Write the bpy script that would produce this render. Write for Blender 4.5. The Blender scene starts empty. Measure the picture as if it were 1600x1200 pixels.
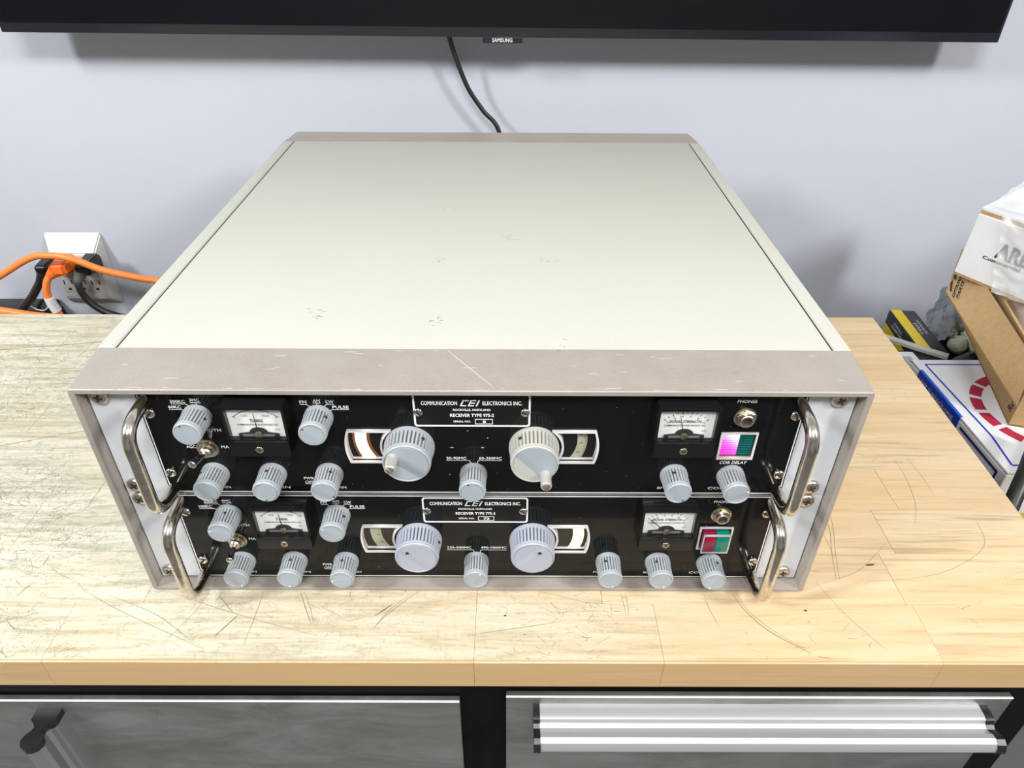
import bpy, bmesh, math, random
from mathutils import Vector, Matrix, Euler, noise
random.seed(7)
S = bpy.context.scene
PI = math.pi

# ------------------------------------------------------------------ camera, world, light, exposure
cam_d = bpy.data.cameras.new('camera'); cam = bpy.data.objects.new('camera', cam_d)
S.collection.objects.link(cam); S.camera = cam
cam.location = (0.02344, -0.34387, 0.44094)
cam.rotation_mode = 'XYZ'; cam.rotation_euler = (0.969447, -0.004907, -0.000191)
cam_d.sensor_width = 36.0; cam_d.sensor_fit = 'HORIZONTAL'
cam_d.lens = 1094.52 / 1600 * 36.0
cam_d.shift_x = -0.0003; cam_d.shift_y = -0.01437
cam_d.clip_start = 0.01; cam_d.clip_end = 50

W = bpy.data.worlds.new('world'); S.world = W; W.use_nodes = True
W.node_tree.nodes['Background'].inputs[0].default_value = (0.75, 0.82, 0.95, 1)
W.node_tree.nodes['Background'].inputs[1].default_value = 0.6

def area(name, loc, size, power, col, target):
    d = bpy.data.lights.new(name, 'AREA'); d.shape = 'RECTANGLE'; d.size, d.size_y = size
    d.energy = power; d.color = col
    o = bpy.data.objects.new(name, d); S.collection.objects.link(o); o.location = loc
    o.rotation_euler = (Vector(target) - Vector(loc)).to_track_quat('-Z', 'Y').to_euler()
    return o
LIGHTS = [
    ('ceiling_light_right', (1.75, -1.00, 1.50), (0.22, 0.45), 40, (1.0, 0.985, 0.95), (0.3, 0.2, 0.0)),
    ('ceiling_light_left', (-1.85, -0.75, 1.50), (0.22, 0.45), 46, (0.97, 1.0, 0.98), (-0.3, 0.2, 0.0)),
    ('ceiling_light_middle', (0.0, -1.05, 1.50), (0.7, 0.3), 27, (0.99, 1.0, 0.97), (0.0, 0.0, 0.0)),
]
for a in LIGHTS: area(*a)
S.view_settings.view_transform = 'Standard'; S.view_settings.look = 'None'
S.view_settings.gamma = 1.0; S.view_settings.exposure = 0.0
S.view_settings.use_curve_mapping = False

# ------------------------------------------------------------------ helpers
def tag(o, label=None, cat=None, group=None, kind=None):
    if label: o['label'] = label
    if cat: o['category'] = cat
    if group: o['group'] = group
    if kind: o['kind'] = kind
    return o
def empty(name, loc, label, cat, group=None, rz=0.0):
    o = bpy.data.objects.new(name, None); S.collection.objects.link(o)
    o.location = loc; o.rotation_euler = (0, 0, rz); o.empty_display_size = 0.01
    return tag(o, label, cat, group)
def link(name, me, mat=None, parent=None, loc=None, rot=None):
    o = bpy.data.objects.new(name, me); S.collection.objects.link(o)
    if parent: o.parent = parent
    if loc: o.location = loc
    if rot: o.rotation_euler = rot
    if mat and not me.materials: me.materials.append(mat)
    return o
def mesh(bm, smooth=False, ang=0.6):
    me = bpy.data.meshes.new('m'); bm.normal_update()
    if smooth:
        for f in bm.faces: f.smooth = True
        for e in bm.edges:
            if len(e.link_faces) == 2 and e.calc_face_angle(0) > ang: e.smooth = False
    bm.to_mesh(me); bm.free(); return me
def obj(name, bm, mat, parent=None, loc=None, rot=None, smooth=False, ang=0.6):
    return link(name, mesh(bm, smooth, ang), mat, parent, loc, rot)
def box(bm, lo, hi, bev=0.0, seg=2):
    vs = [bm.verts.new((x, y, z)) for x in (lo[0], hi[0]) for y in (lo[1], hi[1]) for z in (lo[2], hi[2])]
    fs = [bm.faces.new([vs[i] for i in q]) for q in ((0,1,3,2),(4,6,7,5),(0,4,5,1),(2,3,7,6),(0,2,6,4),(1,5,7,3))]
    if bev:
        es = list({e for f in fs for e in f.edges})
        bmesh.ops.bevel(bm, geom=es, offset=bev, segments=seg, affect='EDGES', profile=0.5)
    return vs
def BM(): return bmesh.new()
def bx(name, lo, hi, mat, parent=None, bev=0.0, seg=2, loc=None, rot=None):
    bm = BM(); box(bm, lo, hi, bev, seg)
    return obj(name, bm, mat, parent, loc, rot, smooth=bev > 0, ang=0.5)
def hexa(bm, p):   # 8 points: bottom 4 loop, top 4 loop
    v = [bm.verts.new(q) for q in p]
    for q in ((3,2,1,0),(4,5,6,7),(0,1,5,4),(1,2,6,5),(2,3,7,6),(3,0,4,7)): bm.faces.new([v[i] for i in q])
def prism(bm, poly, a, b, axis='y'):
    """extrude 2-D polygon between a and b along axis; poly in the two other axes"""
    def P(u, v, w): return {'y': (u, w, v), 'x': (w, u, v), 'z': (u, v, w)}[axis]
    A = [bm.verts.new(P(u, v, a)) for u, v in poly]; B = [bm.verts.new(P(u, v, b)) for u, v in poly]
    n = len(poly)
    f1 = bm.faces.new(A); f2 = bm.faces.new(B[::-1])
    for i in range(n): bm.faces.new((A[i], B[i], B[(i+1) % n], A[(i+1) % n]))
    bmesh.ops.recalc_face_normals(bm, faces=bm.faces)
def lathe(bm, prof, n=24, c=(0,0,0), cap=True, axis='y'):
    """prof: list of (r, h); h goes along -y (out of the panel) for axis y, +z for axis z"""
    rings = []
    for r, h in prof:
        rg = []
        for i in range(n):
            a = 2*PI*i/n; u, v = r*math.cos(a), r*math.sin(a)
            p = (u, -h, v) if axis == 'y' else (u, v, h) if axis == 'z' else (h, u, v)
            rg.append(bm.verts.new((p[0]+c[0], p[1]+c[1], p[2]+c[2])))
        rings.append(rg)
    for a, b in zip(rings, rings[1:]):
        for i in range(n): bm.faces.new((a[i], a[(i+1) % n], b[(i+1) % n], b[i]))
    if cap:
        bm.faces.new(rings[0]); bm.faces.new(rings[-1][::-1])
    bmesh.ops.recalc_face_normals(bm, faces=bm.faces)
def tube(bm, pts, r, n=12, cap=True, rr=None):
    pts = [Vector(p) for p in pts]; rings = []; up = None
    for i, p in enumerate(pts):
        t = (pts[min(i+1, len(pts)-1)] - pts[max(i-1, 0)]).normalized()
        if up is None: up = t.orthogonal().normalized()
        up = (up - t*up.dot(t)).normalized(); s = t.cross(up)
        R = rr[i] if rr else r
        rings.append([bm.verts.new(p + (up*math.cos(2*PI*k/n) + s*math.sin(2*PI*k/n))*R) for k in range(n)])
    for a, b in zip(rings, rings[1:]):
        for i in range(n): bm.faces.new((a[i], a[(i+1) % n], b[(i+1) % n], b[i]))
    if cap: bm.faces.new(rings[0][::-1]); bm.faces.new(rings[-1])
    bmesh.ops.recalc_face_normals(bm, faces=bm.faces)
def smooth_path(P, k=8):
    P = [Vector(p) for p in P]; out = []
    for i in range(len(P)-1):
        a, b, c, d = P[max(i-1, 0)], P[i], P[i+1], P[min(i+2, len(P)-1)]
        for j in range(k):
            t = j/k
            out.append(0.5*((2*b) + (c-a)*t + (2*a-5*b+4*c-d)*t*t + (3*b-a-3*c+d)*t**3))
    out.append(P[-1]); return out
def fillet(P, rads, k=8):
    P = [Vector(p) for p in P]; out = [P[0]]
    for i in range(1, len(P)-1):
        r = rads; a = (P[i-1]-P[i]).normalized(); b = (P[i+1]-P[i]).normalized()
        for j in range(k+1):
            t = j/k
            out.append((1-t)**2*(P[i]+a*r) + 2*t*(1-t)*(P[i]*0.86 + (P[i]+(a+b)*r*0.5)*0.14) + t*t*(P[i]+b*r))
    out.append(P[-1]); return out

# ------------------------------------------------------------------ materials
def M(name, col, rough=0.5, metal=0.0, spec=0.5, emit=None, estr=0.0, coat=0.0, alpha=None):
    m = bpy.data.materials.new(name); m.use_nodes = True
    b = m.node_tree.nodes['Principled BSDF']
    b.inputs['Base Color'].default_value = (*col, 1); b.inputs['Roughness'].default_value = rough
    b.inputs['Metallic'].default_value = metal; b.inputs['Specular IOR Level'].default_value = spec
    b.inputs['Coat Weight'].default_value = coat; b.inputs['Coat Roughness'].default_value = 0.1
    if emit: b.inputs['Emission Color'].default_value = (*emit, 1); b.inputs['Emission Strength'].default_value = estr
    return m
class NT:
    def __init__(s, m): s.m = m; s.t = m.node_tree; s.b = s.t.nodes['Principled BSDF']
    def n(s, ty, **kw):
        x = s.t.nodes.new(ty)
        for k, v in kw.items():
            if isinstance(v, tuple) and k == 'inp': pass
            elif k.startswith('i_'): x.inputs[int(k[2:])].default_value = v
            else: setattr(x, k, v)
        return x
    def l(s, a, b): s.t.links.new(a, b)
    def coord(s, scale=(1,1,1), rot=(0,0,0), rnd=False, kind='Object'):
        tc = s.n('ShaderNodeTexCoord'); mp = s.n('ShaderNodeMapping')
        mp.inputs['Scale'].default_value = scale; mp.inputs['Rotation'].default_value = rot
        s.l(tc.outputs[kind], mp.inputs['Vector'])
        if rnd:
            oi = s.n('ShaderNodeObjectInfo'); mu = s.n('ShaderNodeVectorMath', operation='SCALE')
            cb = s.n('ShaderNodeCombineXYZ'); s.l(oi.outputs['Random'], cb.inputs[0]); s.l(oi.outputs['Random'], cb.inputs[1])
            s.l(cb.outputs[0], mu.inputs[0]); mu.inputs['Scale'].default_value = 37.0
            ad = s.n('ShaderNodeVectorMath', operation='ADD'); s.l(mp.outputs[0], ad.inputs[0]); s.l(mu.outputs[0], ad.inputs[1])
            return ad.outputs[0]
        return mp.outputs[0]
    def noise(s, vec, sc, det=3, ro=0.6, dist=0.0):
        x = s.n('ShaderNodeTexNoise'); x.inputs['Scale'].default_value = sc; x.inputs['Detail'].default_value = det
        x.inputs['Roughness'].default_value = ro; x.inputs['Distortion'].default_value = dist
        s.l(vec, x.inputs['Vector']); return x.outputs['Fac']
    def ramp(s, fac, *stops):
        x = s.n('ShaderNodeValToRGB'); e = x.color_ramp.elements
        while len(e) < len(stops): e.new(0.5)
        for el, (p, c) in zip(e, stops):
            el.position = p; el.color = (*c, 1) if isinstance(c, tuple) else (c, c, c, 1)
        s.l(fac, x.inputs[0]); return x.outputs[0]
    def mix(s, fac, a, b, mode='MIX'):
        x = s.n('ShaderNodeMix', data_type='RGBA', blend_type=mode)
        for v, i in ((fac, 0), (a, 6), (b, 7)):
            if hasattr(v, 'links') or hasattr(v, 'is_linked'): s.l(v, x.inputs[i])
            elif isinstance(v, tuple): x.inputs[i].default_value = (*v, 1)
            else: x.inputs[i].default_value = v
        return x.outputs[2]
    def math(s, op, a, b=0.0):
        x = s.n('ShaderNodeMath', operation=op)
        for v, i in ((a, 0), (b, 1)):
            if hasattr(v, 'is_linked'): s.l(v, x.inputs[i])
            else: x.inputs[i].default_value = v
        return x.outputs[0]
    def bump(s, h, st, d=0.001):
        x = s.n('ShaderNodeBump'); x.inputs['Strength'].default_value = st; x.inputs['Distance'].default_value = d
        s.l(h, x.inputs['Height']); s.l(x.outputs[0], s.b.inputs['Normal'])
    def col(s, c): s.l(c, s.b.inputs['Base Color'])

def speckled(name, col, col2, rough, scale, lo, hi, bump=0.0, bscale=600, **kw):
    m = M(name, col, rough, **kw); t = NT(m); v = t.coord()
    f = t.ramp(t.noise(v, scale, 4, 0.65), (lo, 0.0), (hi, 1.0))
    t.col(t.mix(f, col, col2))
    if bump: t.bump(t.noise(v, bscale, 2), bump, 0.0006)
    return m

mt = {}
mt['wall'] = speckled('wall_paint', (0.495, 0.515, 0.585), (0.47, 0.49, 0.558), 0.6, 3, 0.3, 0.8, 0.25, 160)
mt['room'] = M('room_paint', (0.50, 0.50, 0.50), 0.8)
mt['ceil'] = M('ceiling_paint', (0.8, 0.8, 0.8), 0.8)
mt['floor'] = M('grey_floor', (0.16, 0.155, 0.15), 0.5)
mt['taupe'] = speckled('taupe_enamel', (0.325, 0.287, 0.258), (0.295, 0.258, 0.232), 0.42, 40, 0.35, 0.7, 0.5, 420)
mt['cream'] = speckled('cream_enamel', (0.470, 0.467, 0.418), (0.452, 0.449, 0.402), 0.5, 5, 0.3, 0.8, 0.12, 900, spec=0.3)
mt['black'] = M('black_plastic', (0.012, 0.012, 0.013), 0.35)
mt['gap'] = M('dark_gap', (0.02, 0.018, 0.016), 0.8)
mt['alu'] = speckled('brushed_aluminium_paint', (0.62, 0.64, 0.68), (0.55, 0.57, 0.60), 0.38, 18, 0.4, 0.75)
mt['white'] = M('white_engraving', (0.86, 0.85, 0.84), 0.5)
mt['frame'] = M('grey_white_frame', (0.66, 0.64, 0.64), 0.45)
mt['silver'] = M('silver_edge', (0.75, 0.74, 0.73), 0.3, 0.9)
# glossy black panel lacquer with dust
m = M('black_panel_lacquer', (0.006, 0.006, 0.007), 0.11, spec=0.22); t = NT(m); v = t.coord()
d = t.ramp(t.noise(v, 700, 2, 0.7), (0.70, 0.0), (0.76, 1.0)); k = t.ramp(t.noise(v, 25, 3), (0.52, 0.0), (0.68, 1.0))
t.col(t.mix(t.math('MULTIPLY', t.math('MULTIPLY', d, k), 0.35), (0.005, 0.005, 0.006), (0.5, 0.5, 0.48)))
mt['panel'] = m
# aged nickel
def nickel(name, c1, c2, rough):
    m = M(name, c1, rough, 1.0); t = NT(m); v = t.coord()
    t.col(t.mix(t.ramp(t.noise(v, 160, 4, 0.7), (0.35, 0.0), (0.75, 1.0)), c1, c2))
    t.l(t.ramp(t.noise(v, 300, 3), (0.3, rough*0.7), (0.8, rough*1.6)), t.b.inputs['Roughness']); return m
mt['nickel'] = nickel('aged_nickel', (0.76, 0.71, 0.65), (0.46, 0.40, 0.33), 0.17)
mt['brass'] = nickel('dull_brass', (0.66, 0.58, 0.44), (0.30, 0.25, 0.18), 0.3)
mt['screw'] = nickel('screw_nickel', (0.78, 0.71, 0.64), (0.45, 0.37, 0.30), 0.3)
mt['slot'] = M('slot_shadow_metal', (0.05, 0.045, 0.04), 0.6, 0.6)
mt['knurl'] = M('knurled_aluminium', (0.58, 0.57, 0.54), 0.4, 0.55)
t = NT(mt['knurl']); v = t.coord(); ch = t.n('ShaderNodeTexChecker'); ch.inputs['Scale'].default_value = 2200
t.l(t.coord(rot=(0.3, 0.785, 0.2)), ch.inputs['Vector']); t.bump(ch.outputs['Fac'], 0.6, 0.0003)
# grey knob plastic with grime
def plastic(name, c1, c2, rough=0.42):
    m = M(name, c1, rough); t = NT(m); v = t.coord(rnd=True)
    t.col(t.mix(t.ramp(t.noise(v, 300, 4, 0.75), (0.62, 0.0), (0.82, 0.55)), c1, c2)); return m
mt['knob'] = plastic('grey_knob_plastic', (0.37, 0.395, 0.42), (0.18, 0.17, 0.15))
mt['knob_cap'] = plastic('pale_knob_cap', (0.335, 0.375, 0.415), (0.28, 0.30, 0.32), 0.38)
mt['knob_blue'] = plastic('lavender_grey_knob_plastic', (0.39, 0.41, 0.485), (0.28, 0.28, 0.34), 0.4)
mt['knob_cap2'] = plastic('lavender_grey_cap', (0.39, 0.41, 0.465), (0.33, 0.34, 0.38), 0.4)
mt['knob_warm'] = plastic('yellowed_grey_knob_plastic', (0.45, 0.45, 0.41), (0.27, 0.23, 0.16))
mt['groove'] = M('shaded_grimy_knob_groove', (0.10, 0.105, 0.115), 0.6)  # mostly the shade between the ribs painted into the colour, with some grime
mt['groove_warm'] = M('shaded_yellow_grimy_groove', (0.24, 0.21, 0.15), 0.6)  # same painted rib shade, with yellowed grime
mt['chip'] = M('bare_metal_chip', (0.42, 0.40, 0.36), 0.5)
mt['dark_dot'] = M('dark_dot', (0.03, 0.028, 0.025), 0.5)
mt['white_dot'] = M('white_dot', (0.9, 0.9, 0.9), 0.4)
mt['paper'] = M('meter_dial_paper', (0.78, 0.78, 0.76), 0.6)
mt['ink'] = M('black_ink', (0.015, 0.015, 0.015), 0.6)
mt['grey_ink'] = M('grey_ink', (0.22, 0.22, 0.22), 0.6)
mt['meter_body'] = M('glossy_black_meter_plastic', (0.008, 0.008, 0.009), 0.16, spec=0.3)
def glass(name, tint=(1,1,1), g=0.06, rough=0.03):
    m = bpy.data.materials.new(name); m.use_nodes = True; nt = m.node_tree; nt.nodes.clear()
    o = nt.nodes.new('ShaderNodeOutputMaterial'); mx = nt.nodes.new('ShaderNodeMixShader'); mx.inputs[0].default_value = g
    a = nt.nodes.new('ShaderNodeBsdfTransparent'); a.inputs[0].default_value = (*tint, 1)
    b = nt.nodes.new('ShaderNodeBsdfGlossy'); b.inputs['Roughness'].default_value = rough
    nt.links.new(a.outputs[0], mx.inputs[1]); nt.links.new(b.outputs[0], mx.inputs[2]); nt.links.new(mx.outputs[0], o.inputs[0]); return m
mt['glass'] = glass('thin_clear_pane', g=0.025)
mt['dial_dark'] = M('dark_dial_plate', (0.006, 0.005, 0.004), 0.4, spec=0.15)
mt['lit_strip'] = M('lamp_lit_dial_film', (0.9, 0.7, 0.5), 0.5, emit=(1.0, 0.80, 0.58), estr=3.2)
mt['lit_strip_dim'] = M('softly_lit_dial_film', (0.8, 0.7, 0.5), 0.5, emit=(1.0, 0.78, 0.50), estr=1.15)
mt['dull_strip'] = M('unlit_dial_film', (0.42, 0.42, 0.30), 0.5)
mt['glow_edge'] = M('lamp_lit_brown_film', (0.05, 0.02, 0.006), 0.4, emit=(0.75, 0.24, 0.05), estr=0.22)

# worktop wood
def wood(name, base, dark, worn):
    m = M(name, base, 0.42); t = NT(m)
    oi = t.n('ShaderNodeObjectInfo')
    v = t.coord((1, 1, 1), rnd=True)
    vs = t.coord((2.2, 42, 42), rnd=True); vf = t.coord((10, 220, 220), rnd=True)
    g1 = t.noise(vs, 1.0, 5, 0.62, 0.9)
    g2 = t.noise(vf, 1.0, 3, 0.6, 0.3)
    c = t.mix(t.ramp(g1, (0.32, 0.0), (0.68, 1.0)), base, tuple(b*k for b, k in zip(base, (0.80, 0.66, 0.46))))
    c = t.mix(t.math('MULTIPLY', t.ramp(g2, (0.52, 0.0), (0.66, 1.0)), 0.75), c, dark)
    # per-stave tone
    c = t.mix(t.ramp(oi.outputs['Random'], (0.0, 0.0), (1.0, 0.6)), c, tuple(b*k for b, k in zip(base, (0.90, 0.74, 0.52))))
    # worn and bleached upper face, most at the left
    tc = t.n('ShaderNodeTexCoord'); sx = t.n('ShaderNodeSeparateXYZ'); t.l(tc.outputs['Object'], sx.inputs[0])
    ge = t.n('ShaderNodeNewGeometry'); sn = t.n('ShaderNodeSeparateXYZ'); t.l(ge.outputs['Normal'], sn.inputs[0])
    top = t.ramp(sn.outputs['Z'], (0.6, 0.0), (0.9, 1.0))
    xg = t.n('ShaderNodeMapRange'); t.l(sx.outputs['X'], xg.inputs[0]); xg.inputs[1].default_value = 0.22; xg.inputs[2].default_value = -0.16
    wn = t.noise(t.coord((5, 14, 5)), 1.0, 4, 0.6)
    wear = t.math('MULTIPLY', t.math('MULTIPLY', t.math('ADD', xg.outputs[0], 0.16), t.ramp(wn, (0.25, 0.55), (0.6, 1.0))), top)
    bl = t.mix(t.ramp(t.noise(t.coord((10, 130, 10)), 1.0, 4, 0.7, 0.6), (0.36, 0.0), (0.56, 1.0)), (0.40, 0.375, 0.275), worn)
    c = t.mix(t.math('MULTIPLY', wear, 0.86), c, bl)
    # grey-green scuffs
    sc = t.noise(t.coord((55, 150, 55), (0, 0, 0.35)), 1.0, 6, 0.8, 1.6)
    sc = t.math('ADD', t.math('MULTIPLY', sc, 0.62), t.math('MULTIPLY', t.noise(t.coord((190, 60, 55), (0, 0, 0.9)), 1.0, 5, 0.8, 2.0), 0.38))
    sc = t.math('MULTIPLY', t.ramp(sc, (0.50, 0.0), (0.60, 1.0)), t.math('ADD', t.math('MULTIPLY', wear, 0.7), t.math('MULTIPLY', top, 0.04)))
    c = t.mix(t.math('MULTIPLY', sc, 0.75), c, (0.24, 0.25, 0.19))
    # side faces painted darker brown: shade on the front edge plus unworn varnish
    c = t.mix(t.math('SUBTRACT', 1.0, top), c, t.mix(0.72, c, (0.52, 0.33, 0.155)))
    t.col(c); t.bump(g2, 0.12, 0.0004); t.l(t.ramp(wear, (0.0, 0.36), (1.0, 0.6)), t.b.inputs['Roughness'])
    return m
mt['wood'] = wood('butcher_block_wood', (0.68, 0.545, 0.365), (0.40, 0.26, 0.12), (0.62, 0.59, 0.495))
mt['scratch'] = M('grey_scratch', (0.25, 0.235, 0.17), 0.7)
mt['deep'] = M('dark_gouge', (0.06, 0.045, 0.03), 0.8)
# stainless
m = M('stainless_steel_sheet', (0.30, 0.295, 0.285), 0.34, 0.85); t = NT(m)
f = t.noise(t.coord((3, 3, 9)), 3.0, 5, 0.7, 0.8); f2 = t.ramp(t.noise(t.coord((45, 45, 45)), 1.0, 4, 0.8), (0.60, 0.0), (0.75, 1.0))
c = t.mix(t.ramp(f, (0.35, 0.0), (0.65, 1.0)), (0.30, 0.285, 0.265), (0.43, 0.43, 0.43)); c = t.mix(t.math('MULTIPLY', f2, 0.4), c, (0.17, 0.17, 0.17))
t.col(c); t.l(t.ramp(f, (0.3, 0.30), (0.8, 0.48)), t.b.inputs['Roughness']); mt['steel'] = m
m = M('brushed_aluminium_handle', (0.80, 0.80, 0.81), 0.36, 0.45); t = NT(m)
f = t.noise(t.coord((1.5, 260, 260)), 1.0, 2); t.col(t.mix(f, (0.50, 0.50, 0.515), (0.40, 0.40, 0.415))); mt['handle'] = m
mt['edge_highlight'] = M('folded_steel_edge_highlight', (0.80, 0.78, 0.80), 0.5, 0.3)  # ceiling light catching the folded edge, painted in as a paler steel
mt['handle_v'] = M('matt_aluminium_handle', (0.50, 0.50, 0.50), 0.3, 0.9)
mt['blk_steel'] = M('black_powder_coat', (0.004, 0.004, 0.005), 0.5, spec=0.1)
mt['tv'] = M('tv_black_gloss', (0.004, 0.004, 0.006), 0.12, spec=0.35)
mt['tv_edge'] = M('tv_bezel_dark_blue_black', (0.008, 0.010, 0.015), 0.32)
mt['cable'] = M('black_cable_rubber', (0.012, 0.012, 0.012), 0.4)
mt['orange'] = M('orange_cable_vinyl', (0.83, 0.22, 0.045), 0.4)
mt['orange2'] = M('bright_orange_plug', (0.90, 0.17, 0.02), 0.4)
mt['plug_grey'] = M('dark_grey_rubber', (0.10, 0.10, 0.095), 0.5)
mt['socket_w'] = M('white_outlet_plastic', (0.52, 0.52, 0.495), 0.4)
mt['socket_g'] = M('pale_grey_outlet_face', (0.50, 0.49, 0.47), 0.45)
mt['tape'] = M('white_tape', (0.72, 0.72, 0.75), 0.5)
def kraftmat(name, c1, c2):
    m = M(name, c1, 0.75); t = NT(m)
    t.col(t.mix(t.ramp(t.noise(t.coord((30, 160, 160)), 1.0, 5, 0.8), (0.3, 0.0), (0.75, 1.0)), c1, c2)); return m
mt['kraft'] = kraftmat('kraft_cardboard', (0.46, 0.30, 0.145), (0.36, 0.225, 0.10))
mt['kraft_edge'] = kraftmat('cut_cardboard_edge', (0.52, 0.33, 0.14), (0.30, 0.17, 0.07))
mt['wcard'] = speckled('white_cardboard', (0.74, 0.745, 0.77), (0.68, 0.685, 0.71), 0.6, 30, 0.3, 0.8)
mt['wcard2'] = M('white_coated_card', (0.76, 0.77, 0.80), 0.5)
mt['navy'] = M('navy_print', (0.012, 0.025, 0.17), 0.5)
mt['blue'] = M('blue_print', (0.01, 0.05, 0.42), 0.4)
mt['crimson'] = M('crimson_print', (0.42, 0.015, 0.06), 0.5)
mt['yellow'] = M('yellow_print', (0.82, 0.60, 0.01), 0.45)
mt['black_print'] = M('black_print', (0.016, 0.017, 0.022), 0.45)
mt['pale_print'] = M('pale_print', (0.6, 0.6, 0.58), 0.5)
mt['foam'] = M('pale_foam', (0.72, 0.74, 0.52), 0.7)
mt['foam2'] = M('amber_foam', (0.40, 0.24, 0.05), 0.7)
mt['purple'] = M('purple_zip_line', (0.45, 0.20, 0.65), 0.5)
mt['yel_bag'] = M('amber_yellow_cloth', (0.62, 0.36, 0.02), 0.6)
def film(name, tint, g, body, bodycol, rough=0.2):
    m = bpy.data.materials.new(name); m.use_nodes = True; nt = m.node_tree; nt.nodes.clear()
    o = nt.nodes.new('ShaderNodeOutputMaterial'); mx = nt.nodes.new('ShaderNodeMixShader'); mx.inputs[0].default_value = g
    m2 = nt.nodes.new('ShaderNodeMixShader'); m2.inputs[0].default_value = body
    a = nt.nodes.new('ShaderNodeBsdfTransparent'); a.inputs[0].default_value = (*tint, 1)
    df = nt.nodes.new('ShaderNodeBsdfDiffuse'); df.inputs[0].default_value = (*bodycol, 1)
    b = nt.nodes.new('ShaderNodeBsdfGlossy'); b.inputs['Roughness'].default_value = rough
    nt.links.new(a.outputs[0], m2.inputs[1]); nt.links.new(df.outputs[0], m2.inputs[2])
    nt.links.new(m2.outputs[0], mx.inputs[1]); nt.links.new(b.outputs[0], mx.inputs[2]); nt.links.new(mx.outputs[0], o.inputs[0]); return m
mt['film'] = film('milky_plastic_film', (1, 1, 1), 0.08, 0.34, (0.82, 0.82, 0.84), 0.35)
mt['film_dark'] = film('smoky_green_plastic_film', (0.42, 0.50, 0.50), 0.03, 0.08, (0.04, 0.07, 0.07))
mt['bin_bag'] = M('black_plastic_bag', (0.008, 0.008, 0.009), 0.45)
mt['grey_bag'] = speckled('grey_mottled_plastic', (0.10, 0.11, 0.12), (0.35, 0.37, 0.40), 0.35, 60, 0.5, 0.75)

# ------------------------------------------------------------------ flat shapes with holes and text
DG = bpy.context.evaluated_depsgraph_get
def curve_mesh(polys, depth, mat_obj=None):
    cu = bpy.data.curves.new('c', 'CURVE'); cu.dimensions = '2D'; cu.fill_mode = 'BOTH'; cu.extrude = depth/2
    for p in polys:
        sp = cu.splines.new('POLY'); sp.points.add(len(p)-1)
        for q, (x, z) in zip(sp.points, p): q.co = (x, z, 0, 1)
        sp.use_cyclic_u = True
    o = bpy.data.objects.new('c', cu); S.collection.objects.link(o)
    me = bpy.data.meshes.new_from_object(o.evaluated_get(DG())); bpy.data.objects.remove(o); bpy.data.curves.remove(cu)
    return me
XZ = Matrix(((1,0,0,0),(0,0,-1,0),(0,1,0,0),(0,0,0,1)))   # x,y plane -> x,z plane, facing -y
def plate(name, polys, y_front, thick, mat, parent, loc=None):
    me = curve_mesh(polys, thick); me.transform(XZ); me.transform(Matrix.Translation((0, y_front + thick/2, 0)))
    me.materials.clear(); return link(name, me, mat, parent, loc)
def rect(x0, z0, x1, z1, r=0.0, k=5):
    if not r: return [(x0, z0), (x1, z0), (x1, z1), (x0, z1)]
    out = []
    for cx, cz, a in ((x1-r, z0+r, -90), (x1-r, z1-r, 0), (x0+r, z1-r, 90), (x0+r, z0+r, 180)):
        for j in range(k+1):
            t_ = math.radians(a + 90*j/k); out.append((cx + r*math.cos(t_), cz + r*math.sin(t_)))
    return out
def circ(cx, cz, r, n=24): return [(cx + r*math.cos(2*PI*i/n), cz + r*math.sin(2*PI*i/n)) for i in range(n)]
def text_mesh(s, bold=0.0):
    cu = bpy.data.curves.new('t', 'FONT'); cu.body = s; cu.size = 1; cu.resolution_u = 2; cu.offset = bold
    o = bpy.data.objects.new('t', cu); S.collection.objects.link(o)
    me = bpy.data.meshes.new_from_object(o.evaluated_get(DG())); bpy.data.objects.remove(o); bpy.data.curves.remove(cu)
    return me
def text(name, s, x0, x1, zc, cap, mat, parent, y, bold=0.012, shear=0.0):
    """lettering fitted between x0 and x1, cap height cap, centred on zc, on the plane y facing -y"""
    me = text_mesh(s, bold)
    xs = [v.co.x for v in me.vertices]; ys = [v.co.y for v in me.vertices]
    lo, w = min(xs), max(xs)-min(xs); h = 0.70
    for v in me.vertices:
        X = (v.co.x-lo)/w*(x1-x0) + x0; Z = (v.co.y/h - 0.5)*cap
        v.co = (X + Z*shear, y, zc + Z)
    me.materials.clear(); return link(name, me, mat, parent)
def text_on(name, s, origin, udir, vdir, width, cap, mat, parent, bold=0.012):
    """lettering on any plane: origin = lower left, udir reading direction, vdir up direction"""
    me = text_mesh(s, bold); U = Vector(udir).normalized(); V = Vector(vdir).normalized(); O = Vector(origin)
    xs = [v.co.x for v in me.vertices]; lo, w = min(xs), max(xs)-min(xs)
    for v in me.vertices: v.co = O + U*((v.co.x-lo)/w*width) + V*(v.co.y/0.7*cap)
    me.materials.clear(); return link(name, me, mat, parent)
def strokes(polys, y, flat=True):
    bm = BM()
    for p in polys: bm.faces.new([bm.verts.new((a, y, b)) for a, b in p])
    return bm
def seg(x0, z0, x1, z1, w):
    d = Vector((x1-x0, z1-z0)); n = Vector((-d.y, d.x)).normalized()*w/2
    return [(x0+n.x, z0+n.y), (x1+n.x, z1+n.y), (x1-n.x, z1-n.y), (x0-n.x, z0-n.y)]

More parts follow.
